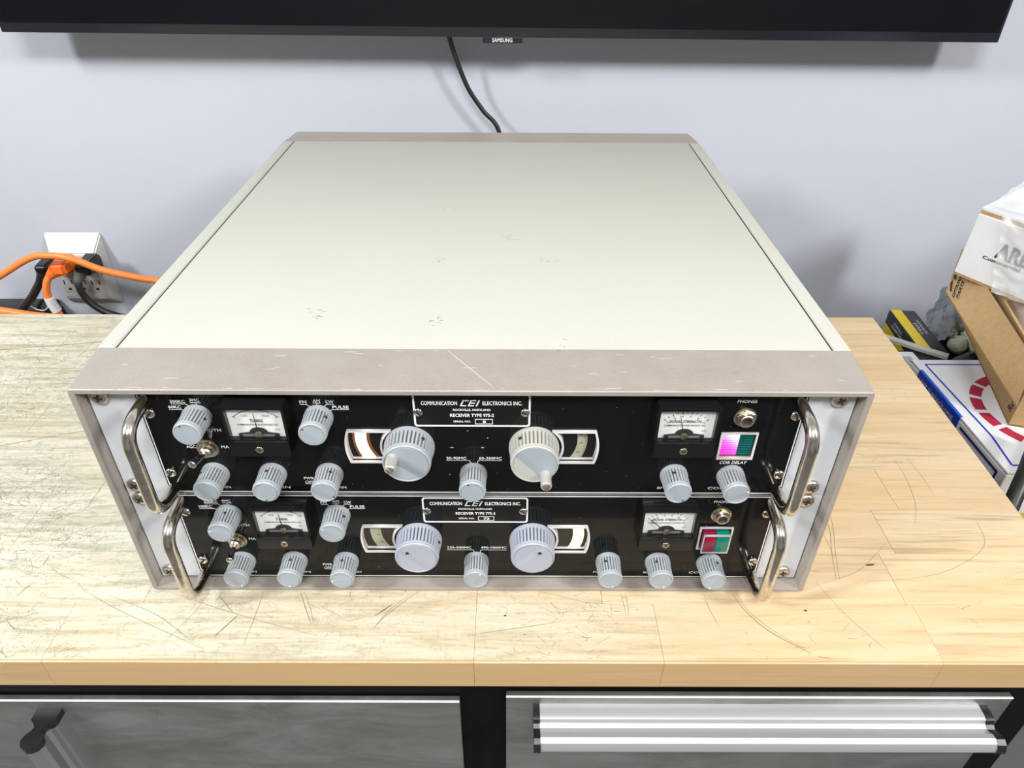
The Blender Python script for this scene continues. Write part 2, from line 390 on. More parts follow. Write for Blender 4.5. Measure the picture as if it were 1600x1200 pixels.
# ------------------------------------------------------------------ room
YW = 0.66
def struct(name, lo, hi, mat):
    o = bx(name, lo, hi, mat); o['kind'] = 'structure'; return o
struct('wall_back', (-2.6, YW, -0.9), (2.6, YW+0.1, 1.7), mt['wall'])
struct('wall_left', (-2.7, -2.8, -0.9), (-2.6, YW+0.1, 1.7), mt['room'])
struct('wall_right', (2.6, -2.8, -0.9), (2.7, YW+0.1, 1.7), mt['room'])
struct('wall_front', (-2.7, -2.9, -0.9), (2.7, -2.8, 1.7), mt['room'])
struct('floor', (-2.7, -2.9, -1.0), (2.7, YW+0.1, -0.9), mt['floor'])
struct('ceiling', (-2.7, -2.9, 1.7), (2.7, YW+0.1, 1.8), mt['ceil'])

# ------------------------------------------------------------------ rolling steel cabinet under the worktop
rc = empty('tool_cabinet', (0, 0, -0.9), 'black steel tool cabinet with stainless door and drawer under the wooden worktop', 'cabinet')
def rp(name, lo, hi, mat, bev=0.0, parent=None):
    off = 0.9
    return bx(name, (lo[0], lo[1], lo[2]+off), (hi[0], hi[1], hi[2]+off), mat, parent or rc, bev)
rp('body', (-0.80, -0.0385, -0.82), (0.442, 0.40, -0.0325), mt['blk_steel'], 0.001)
rp('plinth', (-0.78, -0.02, -0.9), (0.42, 0.38, -0.82), mt['blk_steel'])
door = rp('door', (-0.79, -0.0455, -0.78), (-0.0145, -0.040, -0.0735), mt['steel'], 0.0008); tag(door, 'brushed stainless door panel')
drw = rp('drawer', (0.0212, -0.0455, -0.225), (0.4085, -0.040, -0.0665), mt['steel'], 0.0008); tag(drw, 'brushed stainless drawer front')
drw2 = rp('drawer', (0.0212, -0.0455, -0.42), (0.4085, -0.040, -0.235), mt['steel'], 0.0008)
drw3 = rp('drawer', (0.0212, -0.0455, -0.78), (0.4085, -0.040, -0.43), mt['steel'], 0.0008)
for par, x0, x1, z_ in ((door, -0.79, -0.0145, -0.0735), (drw, 0.0212, 0.4085, -0.0665)):
    rp('top_edge', (x0, -0.0458, z_-0.0006), (x1, -0.0440, z_+0.0004), mt['edge_highlight'], 0.0004, par)
# aluminium S-profile pull: coordinates (out, down) from the fixing edge
prof = [(0, 0), (.009, 0), (.0115, -.0012), (.0128, -.0045), (.0155, -.0062), (.0185, -.0050), (.0215, -.0025), (.0250, -.0018), (.0285, -.0035), (.0305, -.0070), (.0310, -.0105),
        (.0290, -.0145), (.0250, -.0168), (.0205, -.0160), (.0175, -.0135), (.0145, -.0125), (.0115, -.0150), (.0090, -.0178), (0, -.0180)]
def pull(parent, kind, zz):
    if kind == 'h':
        bm = BM(); prism(bm, [(-0.0455 - a, zz + b + 0.9) for a, b in prof], 0.047, 0.3845, 'x')
        h = obj('handle', bm, mt['handle'], parent, smooth=True, ang=0.45)
        for x0, x1 in ((0.042, 0.047), (0.3845, 0.391)):
            bm = BM(); prism(bm, [(-0.0455 - a*1.03, zz + b*1.03 + 0.9) for a, b in prof], x0, x1, 'x')
            obj('end_cap', bm, mt['black'], h, smooth=True, ang=0.45)
    return h
hh = pull(drw, 'h', -0.0750); tag(hh, 'bright aluminium pull handle')
def vpull():
    P = [(-0.3225 + b, -0.0455 - a) for a, b in prof]
    bm = BM(); prism(bm, P, -0.60+0.9, -0.0895+0.9, 'z'); h = obj('handle', bm, mt['handle_v'], door, smooth=True, ang=0.45)
    bm = BM(); prism(bm, [(-0.3220 + b*1.05, -0.0455 - a*1.03) for a, b in prof], -0.0895+0.9, -0.0830+0.9, 'z')
    obj('end_cap', bm, mt['black'], h, smooth=True, ang=0.45)
vpull()

# ------------------------------------------------------------------ worktop of glued staves
wt = empty('worktop', (0, 0, -0.0305), 'thick butcher-block wooden worktop, scratched and bleached at the left', 'worktop')
rows = [-0.0593, -0.011, 0.038, 0.0875, 0.138, 0.1865, 0.235, 0.284, 0.333, 0.380, 0.4165]
def xr(y): return 0.4555 + (y + 0.0593)*(0.4775-0.4555)/(0.4758)
joints = {0: [-0.62, -0.30, -0.001, 0.131, 0.325], 1: [-0.50, -0.25, -0.001, 0.093, 0.321], 2: [-0.66, -0.38, -0.1, 0.10, 0.335],
          3: [-0.52, -0.34, 0.05, 0.36], 4: [-0.60, -0.29, 0.12, 0.30], 5: [-0.45, -0.1, 0.20], 6: [-0.55, -0.32, 0.0, 0.31], 7: [-0.66, -0.42, 0.1], 8: [-0.50, -0.3, 0.15, 0.40], 9: [-0.62, -0.40, 0.05]}
for i in range(10):
    y0, y1 = rows[i], rows[i+1]; xs = [-0.86] + joints[i] + [None]
    for a, b in zip(xs, xs[1:]):
        bm = BM(); g = 0.00010
        xa = a + g; b0 = (b - g) if b is not None else xr(y0); b1 = (b - g) if b is not None else xr(y1)
        hexa(bm, [(xa, y0+g, 0), (b0, y0+g, 0), (b1, y1-g, 0), (xa, y1-g, 0), (xa, y0+g, 0.0305), (b0, y0+g, 0.0305), (b1, y1-g, 0.0305), (xa, y1-g, 0.0305)])
        bmesh.ops.bevel(bm, geom=list(bm.edges), offset=0.0012 if i == 0 else 0.00012, segments=1 if i else 2, affect='EDGES') if i else None
        if i == 0:
            es = [e for e in bm.edges if all(abs(v.co.y-(y0+g)) < 1e-6 for v in e.verts) and abs(e.verts[0].co.z-e.verts[1].co.z) < 1e-6]
            bmesh.ops.bevel(bm, geom=es, offset=0.0014, segments=3, affect='EDGES')
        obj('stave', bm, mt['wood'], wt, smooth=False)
# scratches: thin cut marks in the surface
def ribbon(bm, pts, w, z=0.03058):
    pts = [Vector((p[0], p[1])) for p in pts]; L = []
    for i, p in enumerate(pts):
        t_ = (pts[min(i+1, len(pts)-1)]-pts[max(i-1, 0)])
        if t_.length < 1e-9: return
        t_.normalize(); n = Vector((-t_.y, t_.x)); ww = w*(0.25 + 0.75*math.sin(PI*(i+0.5)/len(pts)))/2
        L.append((bm.verts.new((p.x+n.x*ww, p.y+n.y*ww, z)), bm.verts.new((p.x-n.x*ww, p.y-n.y*ww, z))))
    for a, b in zip(L, L[1:]): bm.faces.new((a[0], a[1], b[1], b[0]))
def under(x, y): return -0.245 < x < 0.245 and y > 0.004
bm1, bm2 = BM(), BM(); cnt = 0
while cnt < 5200:
    x = random.uniform(-0.84, 0.44); y = random.uniform(-0.058, 0.41)
    dens = 1.0 if x < -0.22 else (0.8 if x < 0.0 else (0.42 if x < 0.2 else 0.10))
    if y > 0.33: dens *= 0.4
    if random.random() > dens or under(x, y) or x < -0.62: continue
    if noise.noise(Vector((x*9, y*14, 3.1))) < -0.12 + 0.2*random.random(): continue
    cnt += 1
    L = random.choice([0.002, 0.003, 0.004, 0.006, 0.009, 0.014]) * random.uniform(0.6, 1.4)
    if random.random() < 0.012: L = random.uniform(0.04, 0.12)
    a = random.gauss(0.0, 0.5) if random.random() < 0.55 else random.uniform(0, PI)
    cv = random.uniform(-10, 10); pts = []; px, py = x, y; n = 5
    for j in range(n):
        pts.append((px, py)); px += math.cos(a)*L/n; py += math.sin(a)*L/n; a += cv*L/n + random.gauss(0, 0.12)
    if any(under(*q) or q[1] < -0.0575 or q[1] > 0.413 or q[0] > xr(q[1])-0.002 for q in pts): continue
    ribbon(bm1 if random.random() < 0.93 else bm2, pts, random.uniform(0.00016, 0.00042))
big = [([(0.193, -0.001), (0.198, -0.016), (0.210, -0.033), (0.228, -0.047), (0.236, -0.052)], 0.0009),
       ([(0.1955, -0.001), (0.2005, -0.016), (0.2125, -0.032), (0.2300, -0.0465)], 0.0005),
       ([(0.108, -0.002), (0.109, -0.012), (0.1095, -0.021)], 0.0004), ([(0.1115, -0.002), (0.112, -0.012), (0.111, -0.022)], 0.0004),
       ([(0.171, -0.002), (0.172, -0.015), (0.176, -0.030)], 0.0004), ([(-0.052, -0.003), (-0.066, -0.018), (-0.073, -0.030)], 0.0005),
       ([(-0.045, 0.0), (-0.052, -0.006), (-0.069, -0.024), (-0.075, -0.034)], 0.0006), ([(-0.006, -0.038), (0.03, -0.032), (0.065, -0.026)], 0.0005),
       ([(0.260, 0.01), (0.272, -0.02), (0.290, -0.050)], 0.0004), ([(0.42, 0.075), (0.410, 0.045), (0.36, 0.018), (0.30, 0.010)], 0.0004),
       ([(0.276, 0.012), (0.30, 0.022), (0.335, 0.052)], 0.0004), ([(0.385, 0.155), (0.3845, 0.13), (0.378, 0.095), (0.366, 0.070)], 0.0004),
       ([(0.3975, 0.155), (0.400, 0.13), (0.399, 0.105)], 0.0003), ([(0.283, 0.095), (0.292, 0.07), (0.284, 0.04), (0.277, 0.012)], 0.0006),
       ([(0.300, 0.098), (0.296, 0.07), (0.287, 0.04), (0.2795, 0.012)], 0.0005), ([(0.305, 0.1), (0.297, 0.08)], 0.0005),
       ([(-0.62, 0.325), (-0.50, 0.345), (-0.36, 0.366)], 0.0012), ([(-0.60, 0.11), (-0.48, 0.16), (-0.36, 0.20)], 0.0009),
       ([(-0.28, -0.004), (-0.235, -0.022), (-0.20, -0.045)], 0.0005), ([(-0.30, 0.0), (-0.26, -0.02), (-0.19, -0.05)], 0.0005),
       ([(-0.235, -0.001), (-0.18, -0.02), (-0.11, -0.040)], 0.0005), ([(-0.204, -0.002), (-0.209, -0.02), (-0.222, -0.048)], 0.0004),
       ([(-0.135, -0.001), (-0.128, -0.015), (-0.121, -0.028)], 0.0007), ([(-0.132, -0.001), (-0.124, -0.016), (-0.119, -0.028)], 0.0005),
       ([(-0.163, -0.001), (-0.163, -0.020), (-0.164, -0.045)], 0.0004), ([(-0.195, -0.005), (-0.180, -0.02)], 0.0006)]
for p, w in big: ribbon(bm1, [tuple(q)[:2] for q in smooth_path([(a, b, 0) for a, b in p], 5)], w, 0.0306)
dk = [([(-0.176, -0.022), (-0.187, -0.040)], 0.0006), ([(-0.064, -0.012), (-0.075, -0.022)], 0.0007), ([(0.306, 0.026), (0.313, 0.027)], 0.0018),
      ([(0.242, -0.0165), (0.2445, -0.0165)], 0.0018), ([(0.0195, -0.0215), (0.0213, -0.0215)], 0.0014), ([(-0.055, 0.0), (-0.056, 0.0)], 0.001)]
for p, w in dk:
    (a, b), (c, d_) = p; ribbon(bm2, [(a + (c-a)*k/4, b + (d_-b)*k/4) for k in range(5)], w, 0.0306)
o = obj('scratch_marks', bm1, mt['scratch'], wt); o['kind'] = 'stuff'
o = obj('deep_scratch_marks', bm2, mt['deep'], wt); o['kind'] = 'stuff'

# ------------------------------------------------------------------ instrument cabinet
ic = empty('instrument_cabinet', (0, 0, 0.0005), 'cream-topped metal rack cabinet with taupe bezels standing on the wooden worktop', 'cabinet')
H, HL, WB, WL, D, B1 = 0.1899, 0.1883, 0.2498, 0.2468, 0.5039, 0.0446
def ring(bm, x, z0, z1, y, r=0.002):
    return [bm.verts.new((a, y, b)) for a, b in rect(-x, z0, x, z1, r, 3)]
def bridge(bm, a, b):
    n = len(a)
    for i in range(n): bm.faces.new((a[i], a[(i+1) % n], b[(i+1) % n], b[i]))
bm = BM()
L = [ring(bm, 0.2426, 0.0032, 0.1845, 0.018, 0.001), ring(bm, 0.2426, 0.0032, 0.1845, 0.0004, 0.001), ring(bm, 0.2431, 0.0028, 0.1850, 0.0, 0.001),
     ring(bm, WL-0.0006, 0.0006, HL-0.0006, 0.0, 0.0022), ring(bm, WL, 0.0, HL, 0.0007, 0.0025), ring(bm, WB, 0.0, H, B1, 0.003), ring(bm, 0.2426, 0.004, 0.1845, B1, 0.001)]
for a, b in zip(L, L[1:]): bridge(bm, a, b)
bmesh.ops.recalc_face_normals(bm, faces=bm.faces); obj('front_bezel', bm, mt['taupe'], ic, smooth=True, ang=0.35)
bm = BM()
L = [ring(bm, WB, 0.0, H, D+0.0004, 0.003), ring(bm, WL, 0.0, HL, D+0.0437, 0.003), ring(bm, WL-0.002, 0.002, HL-0.002, D+0.0443, 0.002)]
for a, b in zip(L, L[1:]): bridge(bm, a, b)
bm.faces.new(L[-1]); bm.faces.new(L[0][::-1]); bmesh.ops.recalc_face_normals(bm, faces=bm.faces)
obj('rear_bezel', bm, mt['taupe'], ic, smooth=True, ang=0.35)
bx('top_panel', (-0.2361, B1+0.0006, H-0.0030), (0.2361, D-0.0002, H-0.0004), mt['cream'], ic, 0.0005)
for s in (-1, 1):
    a, b = sorted((s*0.2374, s*WB))
    bx('corner_rail', (a, B1+0.0004, H-0.020), (b, D-0.0002, H), mt['cream'], ic, 0.0018, 3)
    a, b = sorted((s*0.2480, s*0.2492)); bx('side_panel', (a, B1+0.0004, 0.012), (b, D-0.0002, H-0.0205), mt['cream'], ic)
    a, b = sorted((s*0.2365, s*WB)); bx('lower_rail', (a, B1+0.0004, 0.0), (b, D-0.0002, 0.0118), mt['cream'], ic, 0.001)
bx('bottom_panel', (-0.2364, B1+0.0004, 0.0004), (0.2364, D-0.0002, 0.003), mt['taupe'], ic)
for s in (-1, 1):
    a, b = sorted((s*0.2358, s*0.2377)); bx('seam_shade_strip', (a, B1+0.001, H-0.0045), (b, D-0.001, H-0.0011), mt['gap'], ic)  # black strip paints the shade inside the open seam; no real part there
bx('inner_liner', (-0.2373, B1+0.001, H-0.0050), (0.2373, D-0.001, H-0.0034), mt['gap'], ic)

bmw, bmd = BM(), BM()
def slope(y): return HL + (H-HL)*min(1, max(0, y/B1)) + 0.00004
def rib3(bm, a, b, w):
    P = [Vector(a).lerp(Vector(b), k/6) for k in range(7)]; L = []
    d = (Vector(b)-Vector(a)).normalized(); n = Vector((-d.y, d.x))
    for k, p in enumerate(P):
        ww = w*(0.3+0.7*math.sin(PI*(k+.5)/7))/2
        L.append([bm.verts.new((p.x+s_*n.x*ww, p.y+s_*n.y*ww, slope(p.y+s_*n.y*ww) if p.y < B1 else H+0.00004-0.0004)) for s_ in (1, -1)])
    for p, q in zip(L, L[1:]): bm.faces.new((p[0], p[1], q[1], q[0]))
rib3(bmw, (-0.018, 0.043), (0.013, 0.004), 0.0004)
for i in range(38):
    x = random.uniform(-0.23, 0.23); y = random.choice([random.uniform(0.002, 0.043), random.uniform(0.001, 0.003)])
    L_ = random.uniform(0.002, 0.012); rib3(bmw, (x, y), (x+L_, min(0.0435, max(0.001, y+random.uniform(-0.0006, 0.0006)))), random.uniform(0.0002, 0.0004))
for x, y in ((-0.118, 0.089), (-0.034, 0.085), (-0.036, 0.181), (0.020, 0.227), (0.057, 0.050), (-0.038, 0.29), (0.051, 0.176), (-0.115, 0.094), (-0.030, 0.080), (0.022, 0.222)):
    for j in range(4):
        a_, b_ = x+random.gauss(0, 0.004), y+random.gauss(0, 0.003); rib3(bmd, (a_, b_), (a_+random.uniform(0.001, 0.004), b_+random.uniform(-0.001, 0.002)), 0.0004)
bm_ = obj('paint_scratches', bmw, mt['frame'], ic); bm_['kind'] = 'stuff'
bm_ = obj('dark_paint_nicks', bmd, mt['slot'], ic); bm_['kind'] = 'stuff'

# ------------------------------------------------------------------ receivers
def knob_mesh(R0, R1, Lk, n, dr):
    bm = BM(); N = n*4; col = 0.0032*Lk/0.0185
    def rg(y, ro, ri):
        out = []
        for i in range(N):
            a = 2*PI/n*(i//4 + (0.0, 0.50, 0.60, 0.90)[i % 4]); r = ro if i % 4 in (0, 1) else ri
            out.append(bm.verts.new((r*math.cos(a), y, r*math.sin(a))))
        return out
    yf = -(Lk-0.0032)
    Rm = R0 + (R1-R0)*0.9
    L = [rg(0, R0, R0), rg(-col, R0, R0), rg(-col, R0-0.0003, R0-dr-0.0003), rg(yf, Rm-0.0002, Rm-dr), rg(yf, Rm+0.0001, Rm+0.0001),
         rg(yf-0.0008, R1+0.0002, R1+0.0002), rg(yf-0.0009, R1-0.0002, R1-0.0002), rg(-(Lk-0.0006), R1-0.0001, R1-0.0001), rg(-Lk, R1-0.0006, R1-0.0006), rg(-Lk, R1-0.0012, R1-0.0012), rg(-(Lk-0.0005), R1-0.0013, R1-0.0013)]
    for a, b in zip(L, L[1:]): bridge(bm, a, b)
    bm.faces.new(L[-1]); bm.faces.new(L[0][::-1]); bmesh.ops.recalc_face_normals(bm, faces=bm.faces)
    for f in bm.faces:
        if len(f.verts) == 4 and f.calc_center_median().xz.length < R1 - 0.0001 and -0.9*Lk < f.calc_center_median().y < -0.1*Lk and abs(f.calc_center_median().y - (yf-col)/2) < 0.002:
            if f.calc_center_median().xz.length < (R0+Rm)/2 - dr*0.75: f.material_index = 1
    return mesh(bm, True, 0.3)
def cap_mesh(r, Lk, n=24):
    """disc split by a fold: one half level, the other half sloping inward; fold runs along +x"""
    bm = BM(); y0 = -Lk + 0.0004
    def yy(x, z): return y0 - 0.0005 + (0.13*(-z) if z < 0 else -0.03*z)
    top = []; bot = []
    for i in range(n):
        a = 2*PI*i/n; x, z = r*math.cos(a), r*math.sin(a)
        top.append(bm.verts.new((x, yy(x, z), z))); bot.append(bm.verts.new((x, y0+0.0030, z)))
    bm.faces.new(top[:n//2+1]); bm.faces.new(top[n//2:] + [top[0]])
    for i in range(n): bm.faces.new((top[i], bot[i], bot[(i+1) % n], top[(i+1) % n]))
    bm.faces.new(bot[::-1]); bmesh.ops.recalc_face_normals(bm, faces=bm.faces)
    return mesh(bm)
SM = (0.0093, 0.0088, 0.0187); BG = (0.0166, 0.0155, 0.0183)
knobs_me = {}
def get_me(key, fn, mat):
    if key not in knobs_me:
        me = fn(); me.materials.append(mt[mat]); knobs_me[key] = me
        if key[0] == 'b': me.materials.append(mt['groove_warm'] if mat == 'knob_warm' else mt['groove'])
    return knobs_me[key]
def disc_mesh(r, h, n=14):
    bm = BM(); lathe(bm, [(r, 0), (r, h*0.7), (r*0.8, h)], n); return mesh(bm, True, 0.5)
def knob(parent, x, z, dot, dotcol, hole=None, big=False, body='knob', cap='knob_cap', fold=None, crank=None, name=None):
    R0, R1, Lk = BG if big else SM
    k = link('tuning_knob' if big else 'knob', get_me(('b', big, body), lambda: knob_mesh(R0, R1, Lk, 38 if big else 26, 0.0011 if big else 0.0010), body), None, parent, (x, 0, z), (0, random.uniform(0, 1), 0))
    ry = k.rotation_euler[1]
    def put(nm, me, loc, roty=0.0, lab=None):
        o = link(nm, me, None, k); 
        Rm = Matrix.Rotation(-ry, 4, 'Y'); o.location = Rm @ Vector(loc); o.rotation_euler = (0, roty-ry, 0)
        if lab: o['label'] = lab
        return o
    fa = math.radians(fold if fold is not None else dot)
    put('knob_cap', get_me(('c', big, cap), lambda: cap_mesh(R1-0.0014, Lk), cap), (0, 0, 0), -fa)
    if dot is not None and dotcol:
        a = math.radians(dot); rr = R1*0.80
        put('pointer_dot', get_me(('d', dotcol), lambda: disc_mesh(0.0006, 0.0003, 10), dotcol), (rr*math.cos(a), -Lk-0.0001, rr*math.sin(a)))
    if hole is not None:
        a = math.radians(hole); R = R0-0.0006
        me = get_me(('h', big), lambda: disc_mesh(0.0012 if big else 0.0010, 0.0008, 10), 'slot')
        o = link('set_screw', me, None, k); ydep = -Lk*0.42
        o.matrix_local = Matrix.Rotation(-ry, 4, 'Y') @ Matrix.Translation((R*math.cos(a), ydep, R*math.sin(a))) @ Matrix.Rotation(-(a-PI/2), 4, 'Y') @ Matrix.Rotation(math.radians(-90), 4, 'X')
    if crank:
        ang, rr, full = crank; a = math.radians(ang); c = (rr*math.cos(a), -Lk, rr*math.sin(a))
        if full:
            bm = BM(); lathe(bm, [(0.0042, 0), (0.0042, 0.0006), (0.0036, 0.0006), (0.0036, 0.0105), (0.0033, 0.0110), (0.0026, 0.0110)], 24)
            me = mesh(bm, True, 0.5); me.materials.append(mt['knurl']); o = put('crank_handle', me, c, 0, 'knurled pale metal crank handle')
            bm = BM(); lathe(bm, [(0.0027, 0.0108), (0.0027, 0.0114), (0.0022, 0.0117)], 18)
            box(bm, (-0.0024, -0.0122, -0.0003), (0.0024, -0.0116, 0.0003))
            me = mesh(bm, True, 0.5); me.materials.append(mt['screw']); put('crank_screw', me, c, 0.8)
        else:
            bm = BM(); lathe(bm, [(0.0026, 0), (0.0026, 0.0003), (0.0014, 0.0003), (0.0014, 0.0002)], 18)
            me = mesh(bm, True, 0.5); me.materials.append(mt[cap]); put('crank_boss', me, c)
            bm = BM(); lathe(bm, [(0.0012, 0), (0.0012, 0.0006), (0.0008, 0.0007)], 12)
            me = mesh(bm, True, 0.5); me.materials.append(mt['slot']); put('crank_hole', me, c)
    return k
def screw_mesh(r, h, kind):
    bm = BM(); lathe(bm, [(r*0.98, 0), (r, h*0.45), (r*0.92, h*0.75), (r*0.75, h*0.93), (r*0.3, h)], 24)
    return mesh(bm, True, 0.9)
def slot_mesh(r, h, kind):
    bm = BM(); w = r*(0.17 if kind == 'slot' else 0.13)
    box(bm, (-r*0.82, -h*1.05, -w), (r*0.82, -h*0.70, w))
    if kind == 'cross':
        bm.free(); bm = BM(); box(bm, (-r*0.48, -h*1.06, -w), (r*0.48, -h*0.8, w)); box(bm, (-w, -h*1.061, -r*0.48), (w, -h*0.8, r*0.48))
    return mesh(bm)
def screw(parent, x, y, z, r, h, kind, ang, mat='screw'):
    key = ('s', round(r, 5), kind, mat)
    s = link('screw', get_me(key, lambda: screw_mesh(r, h, kind), mat), None, parent, (x, y, z), (0, ang, 0))
    link('screw_slot', get_me(key + ('slot',), lambda: slot_mesh(r, h, kind), 'slot'), None, s)
def sector(cx, cz, R1, R2, z0, z1, side, k=10):
    def arc(R, za, zb):
        a0, a1 = math.asin(max(-.99, min(.99, (za-cz)/R))), math.asin(max(-.99, min(.99, (zb-cz)/R)))
        return [(cx + side*R*math.cos(a0 + (a1-a0)*j/k), cz + R*math.sin(a0 + (a1-a0)*j/k)) for j in range(k+1)]
    return arc(R2, z0, z1) + arc(R1, z1, z0)
mm = 0.001
def sc(poly): return [(a*mm, b*mm) for a, b in poly]

def meter(parent, cx, kind):
    bm = BM(); dx0, dx1 = cx-19.6, cx+19.6
    plate_polys = [sc(rect(dx0, 44.0, dx1, 84.2, 1.5)), sc(rect(cx-17.7, 56.6, cx+17.9, 80.6, 0.5))]
    b = plate('meter', plate_polys, -0.0100, 0.0100, mt['meter_body'], parent); tag(b, 'black meter housing with a window')
    plate('bezel_lip', [sc(rect(dx0, 82.6, dx1, 84.2, 0.5))], -0.0112, 0.0012, mt['meter_body'], b)
    plate('front_cover', [sc(rect(dx0+0.3, 44.3, dx1-0.3, 56.2, 0.6))], -0.0118, 0.0018, mt['meter_body'], b)
    plate('dial_face', [sc(rect(cx-17.7, 56.6, cx+17.9, 80.6))], -0.0062, 0.0010, mt['paper'], b)
    bm = BM(); box(bm, ((cx-17.6)*mm, -0.0097, 0.0567), ((cx+17.8)*mm, -0.0094, 0.0805)); obj('window_pane', bm, mt['glass'], b)
    screw(b, cx*mm - 0.0002, -0.0117, 0.0498, 0.0026, 0.0008, 'cross', 0.4, 'brass')
    y = -0.00635; yp_ = -0.0064
    px = cx - 0.2; pz = 58.6
    polys = []
    if kind == 'tuning':
        n = 24; R = 19.4
        for i in range(n):
            a, c = math.radians(135 - 90*i/n), math.radians(135 - 90*(i+1)/n)
            if abs(90 - (135 - 90*(i+.5)/n)) < 2: continue
            polys.append(sc(seg(px+R*math.cos(a), pz+R*math.sin(a), px+R*math.cos(c), pz+R*math.sin(c), 0.42)))
        for a in (135, 45):
            a = math.radians(a); polys.append(sc(seg(px+(R-1.2)*math.cos(a), pz+(R-1.2)*math.sin(a), px+(R+1.0)*math.cos(a), pz+(R+1.0)*math.sin(a), 0.42)))
        obj('scale_arc', strokes(polys, y), mt['ink'], b)
        text('lettering', 'LOW', (cx-9.0)*mm, (cx-5.0)*mm, 0.0733, 0.0019, mt['grey_ink'], b, y)
        text('lettering', 'HIGH', (cx+4.2)*mm, (cx+8.6)*mm, 0.0733, 0.0019, mt['grey_ink'], b, y)
        text('lettering', 'TUNING', (cx-4.3)*mm, (cx+4.0)*mm, 0.0693, 0.0024, mt['ink'], b, y, 0.02)
        text('lettering', 'COMMUNICATION ELECTRONICS, INC.', (cx-13.0)*mm, (cx+13.6)*mm, 0.0662, 0.0013, mt['ink'], b, y, 0.015)
    else:
        for i in range(11):
            a = math.radians(137 - 9.4*i); R = 19.3
            polys.append(sc(seg(px+(R-(2.0 if i % 2 == 0 else 1.3))*math.cos(a), pz+(R-(2.0 if i % 2 == 0 else 1.3))*math.sin(a), px+R*math.cos(a), pz+R*math.sin(a), 0.42)))
        obj('scale_arc', strokes(polys, y), mt['ink'], b)
        for j, tx in enumerate(('0', '2', '4', '6', '8', '10')):
            a = math.radians(137 - 18.8*j); X, Zc = px + 15.6*math.cos(a), pz + 15.6*math.sin(a)
            text('lettering', tx, (X-0.5-0.3*len(tx))*mm, (X+0.5+0.3*len(tx)-0.3)*mm, Zc*mm, 0.0016, mt['grey_ink'], b, y)
        text('lettering', 'SIGNAL STRENGTH', (cx-10.8)*mm, (cx+9.4)*mm, 0.0699, 0.0022, mt['ink'], b, y, 0.02, 0.2)
        text('lettering', 'COMMUNICATION ELECTRONICS, INC.', (cx-13.8)*mm, (cx+12.8)*mm, 0.0667, 0.0013, mt['ink'], b, y, 0.015, 0.15)
    text('lettering', '1633', (cx+10.6)*mm, (cx+13.6)*mm, 0.0624, 0.0011, mt['grey_ink'], b, y)
    # movement seen at the foot of the window
    bm = BM(); prism(bm, sc([(px-13.0, 57.2), (px-12.8, 59.3), (px-7, 60.2), (px+7, 60.2), (px+12.8, 59.3), (px+13.0, 57.2)]), -0.0072, -0.0064); 
    obj('movement_bridge', bm, mt['ink'], b)
    bm = BM(); prism(bm, sc([(px-10.0, 57.6), (px-10.0, 59.0), (px+10.0, 59.0), (px+10.0, 57.6)]), -0.0078, -0.0072)
    obj('movement_bar', bm, M_grey, b)
    bm = BM(); prism(bm, sc([(px + 6.0*math.cos(math.radians(a_)), 59.6 + 4.6*math.sin(math.radians(a_))) for a_ in range(0, 181, 15)]), -0.0070, -0.00645)
    obj('movement_arch', bm, mt['ink'], b)
    bm = BM(); lathe(bm, [(0.0026, 0), (0.0024, 0.0010), (0.0012, 0.0014)], 16, (px*mm, -0.0074, 0.0590)); obj('pivot', bm, mt['brass'], b, smooth=True)
    return b, px, pz
M_grey = M('grey_movement_metal', (0.35, 0.36, 0.38), 0.35, 0.7)

def needle(b, px, pz, ang, ln=17.6):
    a = math.radians(ang); bm = BM()
    P = [(px + 1.5*math.cos(a) , pz + 1.5*math.sin(a)), (px + ln*math.cos(a), pz + ln*math.sin(a))]
    n = (-math.sin(a), math.cos(a))
    prism(bm, sc([(P[0][0]+n[0]*.34, P[0][1]+n[1]*.34), (P[0][0]-n[0]*.34, P[0][1]-n[1]*.34), (P[1][0]-n[0]*.16, P[1][1]-n[1]*.16), (P[1][0]+n[0]*.16, P[1][1]+n[1]*.16)]), -0.0080, -0.0077)
    obj('needle', bm, mt['ink'], b)

